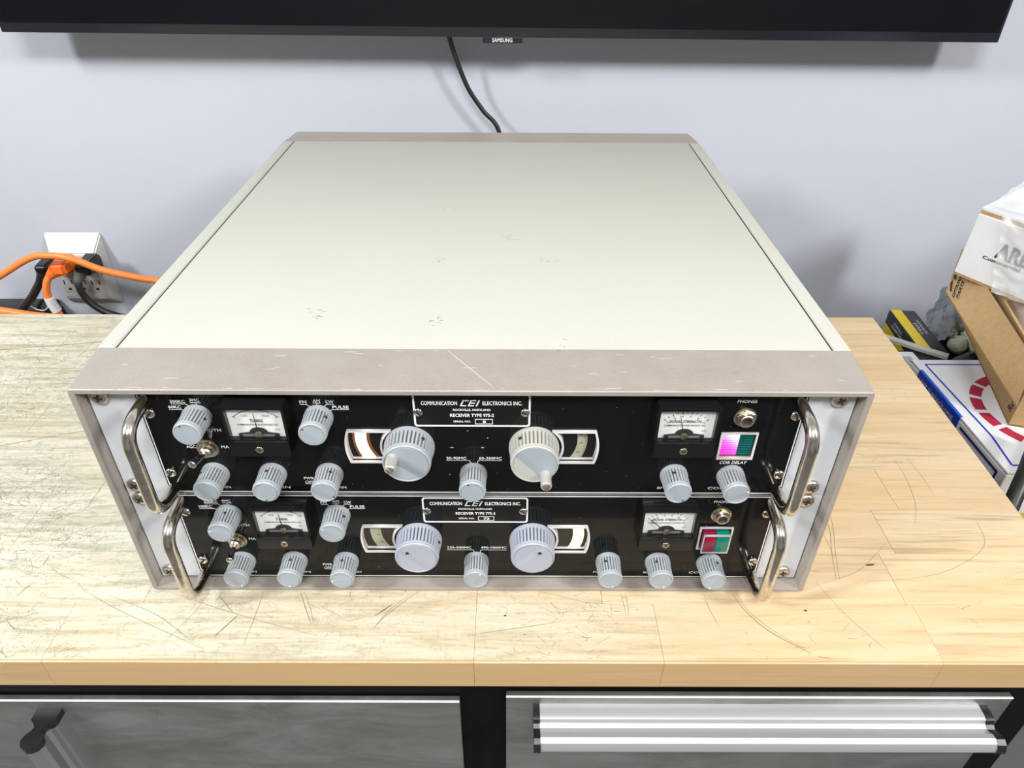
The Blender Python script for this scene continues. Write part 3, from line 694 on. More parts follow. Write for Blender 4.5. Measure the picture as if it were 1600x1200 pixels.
def dial_window(parent, kx, side, lit, zscale):
    cx, cz = kx, 43.5
    out = sc(sector(cx, cz, 17.8, 42.2, 30.0, 57.6, side)); inn = sc(sector(cx, cz, 19.2, 40.8, 31.4, 56.3, side))
    w = plate('dial_window', [out, inn], -0.0022, 0.0030, mt['frame'], parent); tag(w, 'pale framed tuning dial window')
    # recess walls
    bm = BM(); n = len(inn)
    A = [bm.verts.new((x, -0.0008, z)) for x, z in inn]; B = [bm.verts.new((x, 0.0030, z)) for x, z in inn]
    bridge(bm, A, B); obj('recess_wall', bm, mt['frame'], w)
    plate('dial_plate', [sc(sector(cx, cz, 17.8, 42.2, 30.2, 57.4, side))], 0.0030, 0.0006, mt['dial_dark'], w)
    # curved scale film
    ccz = cz + zscale[2]; cx = cx + zscale[3]
    film_ = sc(sector(cx, ccz, zscale[0], zscale[1], 31.6, 56.2, side))
    if lit == 'bright':
        plate('glow_film', [sc(sector(cx, ccz, zscale[0]-2.2, zscale[1]+1.8, 31.5, 56.2, side))], 0.0028, 0.0001, mt['glow_edge'], w)
    f = plate('scale_film', [film_], 0.0025, 0.0002, mt[{'bright': 'lit_strip', 'dim': 'lit_strip_dim'}.get(lit, 'dull_strip')], w)
    if lit != 'dull': tag(f, 'lamp-lit scale film')
    polys = []
    Ro = zscale[1]-0.2 if lit != 'dull' or side > 0 else zscale[0]+2.2
    for i in range(14):
        zz = 32.5 + i*1.75; 
        s_ = (zz-ccz)/Ro
        if abs(s_) > 0.95: continue
        a = math.asin(s_); ln = 2.2 if i % 5 == 0 else 1.3
        polys.append(sc(seg(cx+side*(Ro-ln)*math.cos(a), ccz+(Ro-ln)*math.sin(a), cx+side*Ro*math.cos(a), ccz+Ro*math.sin(a), 0.3)))
    obj('scale_ticks', strokes(polys, 0.00245), mt['grey_ink'] if lit != 'dull' else mt['ink'], w)
    for q, zz in zip(('25', '24', '23'), (36.5, 44.5, 52.0)):
        a = math.asin((zz-ccz)/(zscale[0]+2.6)); X = cx + side*(zscale[0]+2.6)*math.cos(a)
        text('lettering', q, (X-1.1)*mm, (X+1.1)*mm, zz*mm, 0.0016, mt['grey_ink'] if lit != 'dull' else mt['ink'], w, 0.00245)
    pn = plate('window_pane', [sc(sector(kx, cz, 19.2, 40.8, 31.4, 56.3, side))], -0.0006, 0.0002, mt['glass'], w)

def receiver(zb, label, up):
    r = empty('receiver', (0, 0.0086, zb), label, 'radio receiver')
    wins = [sc(sector(-42.7, 43.5, 19.0, 41.0, 31.2, 56.5, -1)), sc(sector(39.8, 43.5, 19.0, 41.0, 31.2, 56.5, 1))]
    lamp = sc(rect(162.2, 34.4, 184.2, 55.0))
    plate('rack_panel', [sc(rect(-241.8, 0.0, 241.8, 87.9))] + wins + [lamp], 0.0008, 0.0030, mt['alu'], r)['label'] = 'pale grey aluminium rack panel'
    p = plate('front_panel', [sc(rect(-211.6, 0.5, 211.4, 87.4))] + wins + [lamp], 0.0, 0.0008, mt['panel'], r)
    p['label'] = 'glossy black engraved panel'
    yl = -0.00012
    bl = [seg(-210.4, 1.6, -210.4, 86.2, 0.75), seg(210.2, 1.6, 210.2, 86.2, 0.75), seg(-210.7, 1.6, 210.5, 1.6, 0.9), seg(-210.7, 86.0, 210.5, 86.0, 0.9)]
    obj('border_line', strokes([sc(q) for q in bl], yl), mt['white'], p)
    bx('panel_edge', (-0.2117, -0.0002, 0.0874), (0.2115, 0.0030, 0.0880), mt['silver'], r)
    def T(s, a, b, z, cap=2.3, bold=0.014, shear=0.0): text('lettering', s, a*mm, b*mm, z*mm, cap*mm, mt['white'], p, yl, bold, shear)
    def ln(*q): return [sc(seg(*q[i], *q[i+1], 0.38)) for i in range(len(q)-1)]
    G = []
    T('3MC' if up else '4MC', -178.6, -172.2, 80.8); G += ln((-178.4, 78.7), (-171.8, 78.7)); G += ln((-175.0, 78.7), (-174.6, 76.6))
    T('300KC' if up else '500KC', -191.0, -181.4, 79.6); G += ln((-190.8, 77.6), (-181.4, 77.6), (-178.6, 74.7))
    T('60KC' if up else '100KC', -193.2 if up else -195.6, -185.0 if up else -186.4, 75.2); G += ln((-193.0 if up else -195.6, 73.2), (-185.0, 73.2), (-182.4, 71.9))
    T('BANDWIDTH', -188.4, -164.0, 56.4, 2.2)
    T('AGC', -190.2, -184.0, 42.2); T('MAN', -167.2, -159.4, 42.2)
    T('RF GAIN', -182.6, -168.9, 5.9, 2.1); T('IF GAIN', -146.4, -127.8, 5.9, 2.1); T('AUDIO GAIN', -108.4, -89.3, 6.0, 2.1)
    T('PWR', -117.2, -110.2, 14.4); T('OFF', -116.8, -111.0, 10.9); G += ln((-116.9, 9.2), (-110.6, 9.2))
    T('FM', -109.4, -105.0, 79.6); G += ln((-109.4, 77.6), (-105.2, 77.6), (-102.6, 75.0))
    T('AM', -101.0, -96.4, 80.6); G += ln((-101.0, 78.7), (-96.2, 78.7)); G += ln((-98.6, 78.7), (-98.6, 76.8))
    T('CW', -93.0, -87.9, 79.8); G += ln((-87.9, 77.8), (-92.6, 77.8), (-94.8, 75.2))
    T('PULSE', -89.2, -78.9, 75.6); G += ln((-78.7, 73.6), (-89.4, 73.6), (-91.6, 72.2))
    if up: T('30-90MC', -19.0, -5.6, 33.0); T('60-300MC', 2.7, 18.0, 33.0)
    else: T('235-500MC', -22.8, -4.8, 33.6); T('490-1000MC', 2.3, 21.2, 33.6)
    G += ln((-19.0 if up else -22.8, 31.0), (-3.6, 31.0), (-2.4, 27.8)); G += ln((18.0 if up else 21.2, 31.0), (2.3, 31.0), (1.2, 27.8))
    T('PHONES', 166.8, 179.4, 81.4, 2.3, 0.014, 0.15)
    if up: T('COR DELAY', 164.2, 182.4, 30.0, 2.5, 0.016, 0.15)
    else: T('FINE TUNE', 87.2, 107.0, 6.7, 2.1)
    T('BFO TUNE', 125.2, 144.0, 6.4, 2.1, 0.014, 0.1); T('COR LEVEL', 160.0, 186.6, 6.4, 2.2, 0.014, 0.1)
    tag(obj('leader_lines', strokes(G, yl), mt['white'], p), kind='stuff')
    ch = BM(); rr_ = random.Random(3 if up else 4)
    spots = [(-15.0, 42.3, 2.6, 0.9), (5.3, 42.4, 2.2, 1.0), (-4.0, 56.6, 0.9, 0.9), (8.8, 50.7, 0.9, 1.1), (-17.3, 18.3, 0.8, 0.8), (27.5, 24.4, 1.6, 0.5)] if up else [(-75, 12, 0.8, 0.6)]
    spots += [(rr_.uniform(-200, 205), rr_.uniform(4, 86), rr_.uniform(0.15, 0.5), rr_.uniform(0.15, 0.4)) for _ in range(90)]
    for x_, z_, w_, h_ in spots:
        if -40 < x_ < 38 and z_ > 60: continue
        if any(abs(x_-c_) < 22 and 42 < z_ for c_ in (-136.6, 134.9)) or (161 < x_ < 186 and 32 < z_ < 57) or (19 < abs(x_) < 88 and 28 < z_ < 60): continue
        ch.faces.new([ch.verts.new((a_*mm, yl, b_*mm)) for a_, b_ in ((x_-w_/2, z_-h_/3), (x_+w_/3, z_-h_/2), (x_+w_/2, z_+h_/4), (x_-w_/4, z_+h_/2))])
    tag(obj('paint_chips', ch, mt['chip'], p), kind='stuff')
    # nameplate
    ztop = 88.6 if up else 85.6; z0 = 60.9
    npl = plate('nameplate', [sc(rect(-38.0, z0, 36.4, min(ztop, 87.2), 2.2))], -0.0010, 0.0009, mt['meter_body'], r)
    o2, i2 = sc(rect(-38.0, z0, 36.4, min(ztop, 87.2), 2.2)), sc(rect(-36.8, z0+1.2, 35.2, min(ztop, 87.2)-1.1, 1.5))
    plate('border_line', [o2, i2], -0.00112, 0.0001, mt['white'], npl)
    def N(s, a, b, z, cap, bold=0.02, shear=0): text('lettering', s, a*mm, b*mm, z*mm, cap*mm, mt['white'], npl, -0.00115, bold, shear)
    N('COMMUNICATION', -32.8, -10.0, 79.9, 3.0); N('ELECTRONICS INC.', 6.0, 31.0, 79.9, 3.0)
    N('ROCKVILLE, MARYLAND', -12.8, 11.0, 74.6, 1.6); N('RECEIVER TYPE 975-2' if up else 'RECEIVER TYPE 775-3', -14.8, 13.2, 70.2, 2.5)
    N('SERIAL NO.', -12.9, -1.6, 65.2, 1.5); N('8' if up else '73', 5.9 if up else 4.9, 8.0 if up else 9.0, 65.0, 2.0, 0.03)
    bb = [rect(1.0, 63.0, 12.4, 67.1), rect(1.4, 63.4, 12.0, 66.7)]
    plate('serial_box', [sc(q) for q in bb], -0.00116, 0.0001, mt['white'], npl)
    sh = 0.42; G2 = []
    def par(x, z, w, h): return sc([(x + z*sh, 77.4 + z), (x + w + z*sh, 77.4 + z), (x + w + (z+h)*sh, 77.4 + z + h), (x + (z+h)*sh, 77.4 + z + h)])
    G2 += [par(-8.4, 0, 1.0, 4.9), par(-7.2, 0, 2.8, 0.85), par(-7.2, 4.05, 2.8, 0.85)]
    G2 += [par(-3.4, 0, 1.0, 4.9), par(-2.2, 0, 2.6, 0.85), par(-2.2, 2.03, 2.6, 0.85), par(-2.2, 4.05, 2.6, 0.85)]
    G2 += [par(1.6, 0, 1.0, 4.9)]
    obj('logo', strokes(G2, -0.00116), mt['white'], npl)
    for x_ in (-35.0, 33.0): screw(npl, x_*mm, -0.0010, 0.0727, 0.0030, 0.0016, 'slot', 1.0 if x_ < 0 else 0.5, 'nickel')
    # knobs
    if up:
        K = [(-176.2, 68, 112, 'dark_dot', 25), (-98.8, 68, 140, 'dark_dot', 40), (-176.0, 19, -61, 'dark_dot', 130), (-137.1, 19, -95, 'dark_dot', 95), (-98.7, 19, -32, 'dark_dot', 70), (-1.2, 19.5, 110, 'dark_dot', None), (134.7, 19, -60, 'dark_dot', 105), (173.3, 18.4, 19, 'white_dot', None)]
    else:
        K = [(-175.8, 68, 164, 'white_dot', 80), (-99.0, 68, 145, 'white_dot', 40), (-176.0, 19, -63, 'white_dot', 135), (-137.1, 19.4, -95, 'white_dot', 92), (-98.7, 19, 188, 'white_dot', 95), (-1.2, 19.6, 61, 'white_dot', None), (97.1, 19.6, -73, 'white_dot', 110), (134.4, 19.2, -70, 'white_dot', 108), (173.1, 18.2, -112, 'white_dot', 68)]
    for x_, z_, d_, c_, h_ in K: knob(r, x_*mm, z_*mm, d_, c_, h_)
    if up:
        knob(r, -0.0427, 0.0437, None, None, 50, True, fold=-40, crank=(150, 0.0098, True))
        knob(r, 0.0393, 0.0436, None, None, 125, True, body='knob_warm', fold=-48, crank=(-50, 0.0113, True))
    else:
        knob(r, -0.0426, 0.0425, None, None, 18, True, body='knob_blue', cap='knob_cap2', fold=-46, crank=(136, 0.0085, False))
        knob(r, 0.0400, 0.0426, None, None, None, True, body='knob_blue', cap='knob_cap2', fold=-135, crank=(52, 0.0078, False))
    # meters
    b, px, pz = meter(r, -136.6, 'tuning'); needle(b, px, pz, 91 if up else 93)
    b, px, pz = meter(r, 134.9, 'signal'); needle(b, px, pz, 105 if up else 134)
    # dial windows
    dial_window(r, -42.7, -1, 'bright' if up else 'dull', (28.6, 36.0, 4.0, 0) if up else (27.8, 35.6, 4.5, 0))
    dial_window(r, 39.8, 1, 'dull' if up else 'dim', (28.3, 34.8, 3.5, 0) if up else (30.2, 38.2, 1.5, 0))
    # phone jack
    j = empty2('phone_jack', r, (0.1738, 0, 0.0688)); 
    bm = BM(); lathe(bm, [(0.0073, 0), (0.0073, 0.0007), (0.0069, 0.0009)], 28); obj('washer', bm, mt['brass'], j, smooth=True, ang=.5)
    bm = BM(); lathe(bm, [(0.0066, 0.0009), (0.0066, 0.0027), (0.0062, 0.0031)], 6); obj('hex_nut', bm, mt['brass'], j, rot=(0, 0.35, 0))
    bm = BM(); lathe(bm, [(0.0047, 0.0031), (0.0047, 0.0052), (0.0043, 0.0056), (0.0033, 0.0056), (0.0031, 0.0048), (0.0031, 0.0010)], 24, cap=False); obj('jack_sleeve', bm, mt['screw'], j, smooth=True, ang=.6)
    bm = BM(); lathe(bm, [(0.0031, 0.0032), (0.0031, 0.0034)], 16); obj('jack_hole', bm, mt['slot'], j)
    # toggle switch
    tg = empty2('toggle_switch', r, (-0.1762, 0, 0.0410))
    bm = BM(); lathe(bm, [(0.0074, 0), (0.0074, 0.0006), (0.0068, 0.0009), (0.0064, 0.0006), (0.0060, 0.0006)], 30); obj('washer', bm, mt['brass'], tg, smooth=True, ang=.5)
    bm = BM(); lathe(bm, [(0.0056, 0.0006), (0.0056, 0.0024), (0.0050, 0.0028)], 24); obj('ring_nut', bm, mt['brass'], tg, smooth=True, ang=.5)
    bm = BM(); lathe(bm, [(0.0040, 0.0028), (0.0040, 0.0052), (0.0033, 0.0062)], 20); obj('bushing', bm, mt['screw'], tg, smooth=True, ang=.5)
    tip = Vector((0.0005, -0.0190, -0.0015)) if not up else Vector((-0.0040, -0.0185, 0.0012))
    bm = BM(); st = Vector((0, -0.0045, 0)); P = [st.lerp(tip, q) for q in (0, .3, .6, .80, .86, .92, .97, 1.0)]
    tube(bm, P, 0.001, 14, rr=[0.0015, 0.0017, 0.0020, 0.0022, 0.0026, 0.0028, 0.0024, 0.0013]); obj('lever', bm, mt['nickel'], tg, smooth=True, ang=.9)
    # square indicator lamp
    lp = plate('indicator_lamp', [sc(rect(161.0, 33.2, 185.2, 56.2)), sc(rect(162.4, 34.6, 184.0, 54.9))], -0.0010, 0.0018, mt['frame'], r); tag(lp, 'square two-colour indicator lamp')
    if up:
        bm = BM(); box(bm, (0.1622, 0.0070, 0.0343), (0.1842, 0.0078, 0.0551)); obj('lamp_socket', bm, mt['slot'], lp)
        wl = [((0.1621, 0.0, 0.0342), (0.1624, 0.0075, 0.0552)), ((0.1840, 0.0, 0.0342), (0.1843, 0.0075, 0.0552)), ((0.1621, 0.0, 0.0549), (0.1843, 0.0075, 0.0552)), ((0.1621, 0.0, 0.0342), (0.1843, 0.0075, 0.0345))]
        bm = BM()
        for a, c in wl: box(bm, a, c)
        obj('lamp_well', bm, mt['lens_olive'], lp)
        for i in range(9):
            z_ = 0.0365 + i*0.00198
            for x0, x1, m_ in ((0.1633, 0.1738, 'lens_pink'), (0.1742, 0.1832, 'lens_teal_dark')):
                bm = BM(); prism(bm, [(0.0004, z_), (-0.0002+0.0006, z_+0.0009), (0.0018, z_+0.0019), (0.0066, z_+0.0019), (0.0066, z_)], x0, x1, 'x'); obj('lens_rib', bm, mt[m_], lp)
    else:
        for x0, x1, m_ in ((0.1632, 0.1725, 'lens_crimson'), (0.1727, 0.1820, 'lens_green')):
            bm = BM(); box(bm, (x0, -0.0062, 0.0360), (x1, 0.0040, 0.0532), 0.0004, 2); obj('lens', bm, mt[m_], lp, smooth=True, ang=.5)
        plate('lens_rim', [sc(rect(162.6, 35.4, 182.5, 53.8, 0.6)), sc(rect(163.5, 36.3, 181.6, 52.9, 0.4))], -0.0066, 0.0012, mt['lens_rim'], lp)
    # carrying handles, their screws and rack screws
    for s in (-1, 1):
        x_ = s*0.2062
        bm = BM(); tube(bm, fillet([(x_, 0.0006, 0.0810), (x_, -0.0300, 0.0790), (x_, -0.0300, 0.0085), (x_, 0.0006, 0.0065)], 0.0135, 10), 0.0042, 20)
        obj('carrying_handle', bm, mt['nickel'], r, smooth=True, ang=.9)
        for z_ in (0.0710, 0.0202):
            screw(r, x_ + 0.0006*s*-1, -0.0001, z_, 0.0037, 0.0028, 'slot', random.choice([0.6, 2.3, 1.2, 2.8]), 'nickel')
        for z_ in (0.0083, 0.0835) if True else ():
            screw(r, s*0.2322 - 0.0015, 0.0008, z_, 0.0056, 0.0036, 'cross', random.uniform(0, 1.5))
    return r
def empty2(name, parent, loc):
    """a small assembly with one carrier mesh: a thin seat ring that its pieces hang from"""
    bm = BM(); lathe(bm, [(0.0060, -0.0004), (0.0060, 0.0001)], 16)
    return obj(name, bm, mt['screw'], parent, loc)
mt['lens_pink'] = M('lamp_lit_magenta_lens', (0.6, 0.05, 0.35), 0.25, emit=(1.0, 0.16, 0.62), estr=1.3)
t = NT(mt['lens_pink']); tc = t.n('ShaderNodeTexCoord'); sx = t.n('ShaderNodeSeparateXYZ'); t.l(tc.outputs['Object'], sx.inputs[0])
mr = t.n('ShaderNodeMapRange'); t.l(t.math('ADD', sx.outputs['Z'], t.math('MULTIPLY', sx.outputs['X'], 0.9)), mr.inputs[0]); mr.inputs[1].default_value = 0.187; mr.inputs[2].default_value = 0.207
wv = t.math('ADD', t.math('MULTIPLY', t.math('SINE', t.math('MULTIPLY', sx.outputs['Z'], 2*PI/0.00198)), 0.16), mr.outputs[0])
t.l(t.ramp(wv, (0.0, (0.85, 0.005, 0.30)), (0.45, (1.0, 0.10, 0.62)), (0.75, (1.0, 0.62, 0.88)), (1.0, (1.0, 0.95, 0.98))), t.b.inputs['Emission Color'])
mt['lens_teal_dark'] = M('unlit_teal_lens', (0.0, 0.10, 0.10), 0.15)
mt['lens_olive'] = M('olive_lamp_well', (0.16, 0.18, 0.08), 0.4)
mt['lens_crimson'] = M('crimson_lens', (0.22, 0.006, 0.045), 0.18)
mt['lens_green'] = M('sea_green_lens', (0.0, 0.20, 0.15), 0.18)
mt['lens_rim'] = M('clear_lens_rim', (0.45, 0.42, 0.42), 0.25)
receiver(0.0058, 'lower black radio receiver, plain grey tuning knobs without cranks, crimson and green lamp', False)
receiver(0.0940, 'upper black radio receiver with crank tuning knobs and glowing magenta lamp', True)

# ------------------------------------------------------------------ television on the wall
tv = empty('television', (0.0, 0.60, 0.2895), 'large flat black television hung on the wall above the cabinet', 'television')
tv.rotation_euler = (0, 0.0048, 0)
bx('bezel', (-0.603, 0.0, 0.0), (0.626, 0.010, 0.70), mt['tv_edge'], tv, 0.0012)
bx('screen', (-0.599, -0.0008, 0.0115), (0.622, 0.002, 0.696), mt['tv'], tv)
bx('back_housing', (-0.50, 0.010, 0.012), (0.545, 0.040, 0.60), mt['black'], tv, 0.010, 3)
bx('wall_bracket', (-0.15, 0.040, 0.20), (0.20, 0.0590, 0.45), mt['black'], tv)
lt = bx('logo_tab', (-0.0125, -0.0003, -0.0065), (0.037, 0.008, 0.0008), mt['tv_edge'], tv, 0.0008)
text('lettering', 'SAMSUNG', -0.0005, 0.0245, -0.0028, 0.0044, mt['pale_print'], lt, -0.0006, 0.02)
bm = BM(); tube(bm, [q - tv.location for q in smooth_path([(-0.060, 0.632, 0.310), (-0.056, 0.630, 0.285), (-0.046, 0.634, 0.252), (-0.033, 0.637, 0.220), (-0.014, 0.638, 0.192), (0.007, 0.636, 0.166), (0.016, 0.633, 0.10), (0.012, 0.632, -0.10), (0.0, 0.632, -0.4)], 8)], 0.0031, 12)
obj('power_cord', bm, mt['cable'], tv, smooth=True, ang=1)

# ------------------------------------------------------------------ wall outlet, plugs and cables at the left
wo = empty('wall_outlet', (-0.649, YW, -0.056), 'white six-way wall outlet box on the grey wall at the left', 'outlet')
bm = BM()
bk = [(-0.044, -0.0002, -0.062), (0.044, -0.0002, -0.062), (0.044, -0.0002, 0.061), (-0.044, -0.0002, 0.061)]
fr = [(-0.031, -0.0230, -0.042), (0.0365, -0.0230, -0.042), (0.0365, -0.0230, 0.034), (-0.031, -0.0230, 0.034)]
hexa(bm, bk + fr); bmesh.ops.recalc_face_normals(bm, faces=bm.faces)
bmesh.ops.bevel(bm, geom=list(bm.edges), offset=0.0018, segments=2, affect='EDGES'); obj('outlet_box', bm, mt['socket_w'], wo, smooth=True, ang=.4)
fp = bx('face_plate', (-0.0290, -0.0240, -0.0385), (0.0345, -0.0228, 0.0315), mt['socket_g'], wo, 0.0004)
for cx_ in (-0.0190, 0.0025, 0.0240):
    for cz_ in (-0.0185, 0.0140):
        s_ = bx('socket', (cx_-0.0085, -0.0246, cz_-0.0125), (cx_+0.0085, -0.0238, cz_+0.0125), mt['socket_g'], fp, 0.0004)
        bm = BM(); box(bm, (cx_-0.0066, -0.0249, cz_+0.001), (cx_-0.0050, -0.0245, cz_+0.0085)); box(bm, (cx_+0.0050, -0.0249, cz_+0.002), (cx_+0.0066, -0.0245, cz_+0.0085))
        box(bm, (cx_-0.0022, -0.0249, cz_-0.0085), (cx_+0.0022, -0.0245, cz_-0.0045))
        # slots hang from the plate as thin dark recess pieces
        obj('slot', bm, mt['slot'], fp)
def plug(name, label, loc, size, mat, cord, cmat, cr, extra=None, cat='plug'):
    e = empty(name, loc, label, cat)
    bm = BM(); sx, sy, sz = size
    hexa(bm, [(-sx, sy, -sz), (sx, sy, -sz), (sx*0.8, -sy, -sz*0.75), (-sx*0.8, -sy, -sz*0.75), (-sx, sy, sz), (sx, sy, sz), (sx*0.8, -sy, sz*0.75), (-sx*0.8, -sy, sz*0.75)])
    bmesh.ops.bevel(bm, geom=list(bm.edges), offset=min(size)*0.3, segments=3, affect='EDGES')
    bmesh.ops.recalc_face_normals(bm, faces=bm.faces); obj('plug_body', bm, mt[mat], e, smooth=True, ang=.6)
    P = [Vector(p)-Vector(loc) for p in cord]
    bm = BM(); Q = smooth_path(P, 8); tube(bm, Q, cr, 12); obj('cord', bm, mt[cmat], e, smooth=True, ang=1)
    bm = BM(); q = Q[:7]; tube(bm, q, cr, 12, rr=[cr*(2.0-0.14*i) for i in range(len(q))]); obj('strain_relief', bm, mt[extra or mat], e, smooth=True, ang=1)
    return e
plug('power_plug', 'black power plug leftmost in the outlet, thick black cord running down-left', (-0.6735, 0.613, -0.032), (0.0115, 0.019, 0.013), 'cable',
     [(-0.672, 0.600, -0.036), (-0.684, 0.594, -0.052), (-0.700, 0.590, -0.072), (-0.722, 0.590, -0.092), (-0.750, 0.592, -0.13), (-0.76, 0.60, -0.25)], 'cable', 0.0058)
po = plug('power_plug', 'bright orange power plug in the middle of the outlet, white tape on its cord', (-0.640, 0.600, -0.023), (0.0135, 0.0180, 0.0120), 'orange2',
     [(-0.648, 0.590, -0.027), (-0.660, 0.585, -0.038), (-0.667, 0.582, -0.055), (-0.667, 0.581, -0.075), (-0.662, 0.582, -0.098), (-0.655, 0.585, -0.16)], 'orange', 0.0052)
bm = BM(); tube(bm, [Vector(p)-Vector((-0.640, 0.600, -0.023)) for p in ((-0.6668, 0.581, -0.067), (-0.6665, 0.581, -0.076), (-0.6635, 0.582, -0.090))], 0.0072, 14); obj('tape_wrap', bm, mt['tape'], po, smooth=True, ang=.9)
plug('power_plug', 'black power plug rightmost in the outlet, black cord curving down-right', (-0.612, 0.615, -0.030), (0.0125, 0.019, 0.0125), 'cable',
     [(-0.620, 0.600, -0.036), (-0.622, 0.590, -0.052), (-0.615, 0.588, -0.075), (-0.597, 0.588, -0.094), (-0.570, 0.590, -0.106), (-0.53, 0.592, -0.116), (-0.46, 0.595, -0.14), (-0.40, 0.60, -0.2)], 'cable', 0.0052, 'plug_grey')
bm = BM(); tube(bm, smooth_path([(-0.90, 0.560, -0.11), (-0.80, 0.565, -0.068), (-0.725, 0.572, -0.030), (-0.666, 0.574, 0.001), (-0.634, 0.572, 0.006), (-0.603, 0.570, 0.002), (-0.563, 0.574, -0.019), (-0.500, 0.580, -0.037), (-0.42, 0.59, -0.055), (-0.34, 0.60, -0.12), (-0.3, 0.60, -0.25)], 8), 0.0050, 14)
tag(obj('extension_cable', bm, mt['orange'], smooth=True, ang=1), 'orange extension cable arching in front of the wall outlet', 'cable')
bm = BM(); tube(bm, smooth_path([(-0.95, 0.58, -0.06), (-0.80, 0.575, -0.077), (-0.745, 0.575, -0.086), (-0.700, 0.575, -0.094), (-0.64, 0.578, -0.105), (-0.56, 0.58, -0.14), (-0.5, 0.58, -0.3)], 8), 0.0058, 14)
tag(obj('extension_cable', bm, mt['orange'], smooth=True, ang=1), 'low orange cable just behind the back left edge of the worktop', 'cable')
ps = empty('power_strip', (-0.80, 0.63, -0.13), 'black power strip fixed low on the wall behind the worktop, left', 'power strip')
bx('strip_body', (-0.12, -0.020, -0.03), (0.090, 0.0295, 0.019), mt['black'], ps, 0.003)
bx('cord_exit', (0.088, -0.008, -0.02), (0.110, 0.012, 0.004), mt['cable'], ps, 0.003)
bm = BM(); tube(bm, smooth_path([(-0.715, 0.605, -0.15), (-0.705, 0.600, -0.10), (-0.692, 0.597, -0.082), (-0.680, 0.597, -0.080), (-0.672, 0.600, -0.092), (-0.668, 0.602, -0.12), (-0.668, 0.602, -0.3)], 7), 0.0028, 10)
tag(obj('thin_cord', bm, mt['cable'], smooth=True, ang=1), 'thin black cord looping beside the white-taped orange cord', 'cord')
bm = BM(); tube(bm, smooth_path([(-0.712, 0.594, -0.088), (-0.700, 0.592, -0.094), (-0.688, 0.590, -0.0935), (-0.680, 0.590, -0.086), (-0.678, 0.590, -0.074)], 7), 0.0011, 8)
tag(obj('wire', bm, mt['plug_grey'] if False else mt['socket_g'], smooth=True, ang=1), 'thin pale grey wire curled below the black plug', 'wire')

# ------------------------------------------------------------------ side table with cartons at the right
st = empty('side_table', (0.87, 0.33, -0.9), 'low black side table standing right of the worktop, stacked with boxes', 'table')
bx('tabletop', (-0.375, -0.29, 0.765), (0.40, 0.245, 0.785), mt['blk_steel'], st, 0.002)
for sx in (-0.36, 0.36):
    for sy in (-0.27, 0.225): bx('leg', (sx-0.015, sy-0.015, 0), (sx+0.015, sy+0.015, 0.7645), mt['blk_steel'], st)
ZT = -0.115
# flat white box with a blue frame and crimson ring
wb = empty('mailing_box', (0.68, 0.293, ZT), 'flat white cardboard box with blue frame and crimson ring under the brown carton', 'box')
bm = BM(); X0, X1, Y0, Y1, ZZ = -0.1465, 0.16, -0.105, 0.104, 0.065
box(bm, (X0, Y0, 0.0005), (X1, Y1, ZZ-0.004), 0.0012); obj('tray', bm, mt['wcard2'], wb)
bx('lid', (X0+0.0002, Y0, ZZ-0.0036), (X1, Y1, ZZ), mt['wcard'], wb, 0.0008)
zt = ZZ + 0.0001
def flat(polys, z, mat, nm, par):
    bm = BM()
    for p in polys: bm.faces.new([bm.verts.new((a, b, z)) for a, b in p])
    bmesh.ops.recalc_face_normals(bm, faces=bm.faces); return obj(nm, bm, mat, par)
P = [(-0.1345, 0.093), (0.15, 0.093), (0.15, -0.094), (-0.1355, -0.094), (-0.1300, -0.047)]
flat([seg(*P[i], *P[(i+1) % 5], 0.0026) for i in range(5)], zt, mt['blue'], 'blue_frame', wb)
rcx, rcy = 0.637-0.68, 0.287-0.293; G = []
for a0 in [22.5*q for q in range(16)]:
    q = []
    for r_, rg_ in ((0.0790, range(0, 20, 3)), (0.0660, range(18, -1, -3))):
        for a_ in rg_:
            A_ = math.radians(a0 + 134.5 + a_); q.append((rcx + r_*math.cos(A_), rcy + r_*math.sin(A_)))
    if all(X0+0.004 < a < X1-0.004 and Y0+0.012 < b < Y1-0.012 for a, b in q): G.append(q)
flat(G, zt, mt['crimson'], 'ring_print', wb)
bnd = bx('blue_band', (X0-0.0006, -0.014, 0.010), (X0+0.0002, 0.081, ZZ-0.0015), mt['blue'], wb)
bx('blue_band_top', (X0-0.0004, -0.014, ZZ-0.002), (X0+0.0030, 0.081, ZZ+0.00025), M('bright_blue_print', (0.01, 0.10, 0.62), 0.35), wb)
text_on('lettering', 'UNIT SURFACE-ONE', (X0-0.0008, 0.076, ZZ-0.0125), (0, -1, 0), (0, 0, 1), 0.080, 0.0052, mt['pale_print'], bnd, 0.012)
bm = BM()
for p in (seg(-0.020, ZZ-0.010, -0.094, ZZ-0.010, 0.0032), seg(-0.0925, ZZ-0.010, -0.0925, ZZ-0.045, 0.0032)): bm.faces.new([bm.verts.new((X0-0.0005, a, b)) for a, b in p])
obj('navy_line', bm, mt['navy'], wb)
bm = BM()
for p in (seg(X0+0.02, ZZ-0.012, X0+0.02, ZZ-0.05, 0.0035), seg(X0+0.02, ZZ-0.012, X0+0.10, ZZ-0.012, 0.0035)): bm.faces.new([bm.verts.new((a, Y0-0.0004, b)) for a, b in p])
obj('navy_line', bm, mt['navy'], wb)

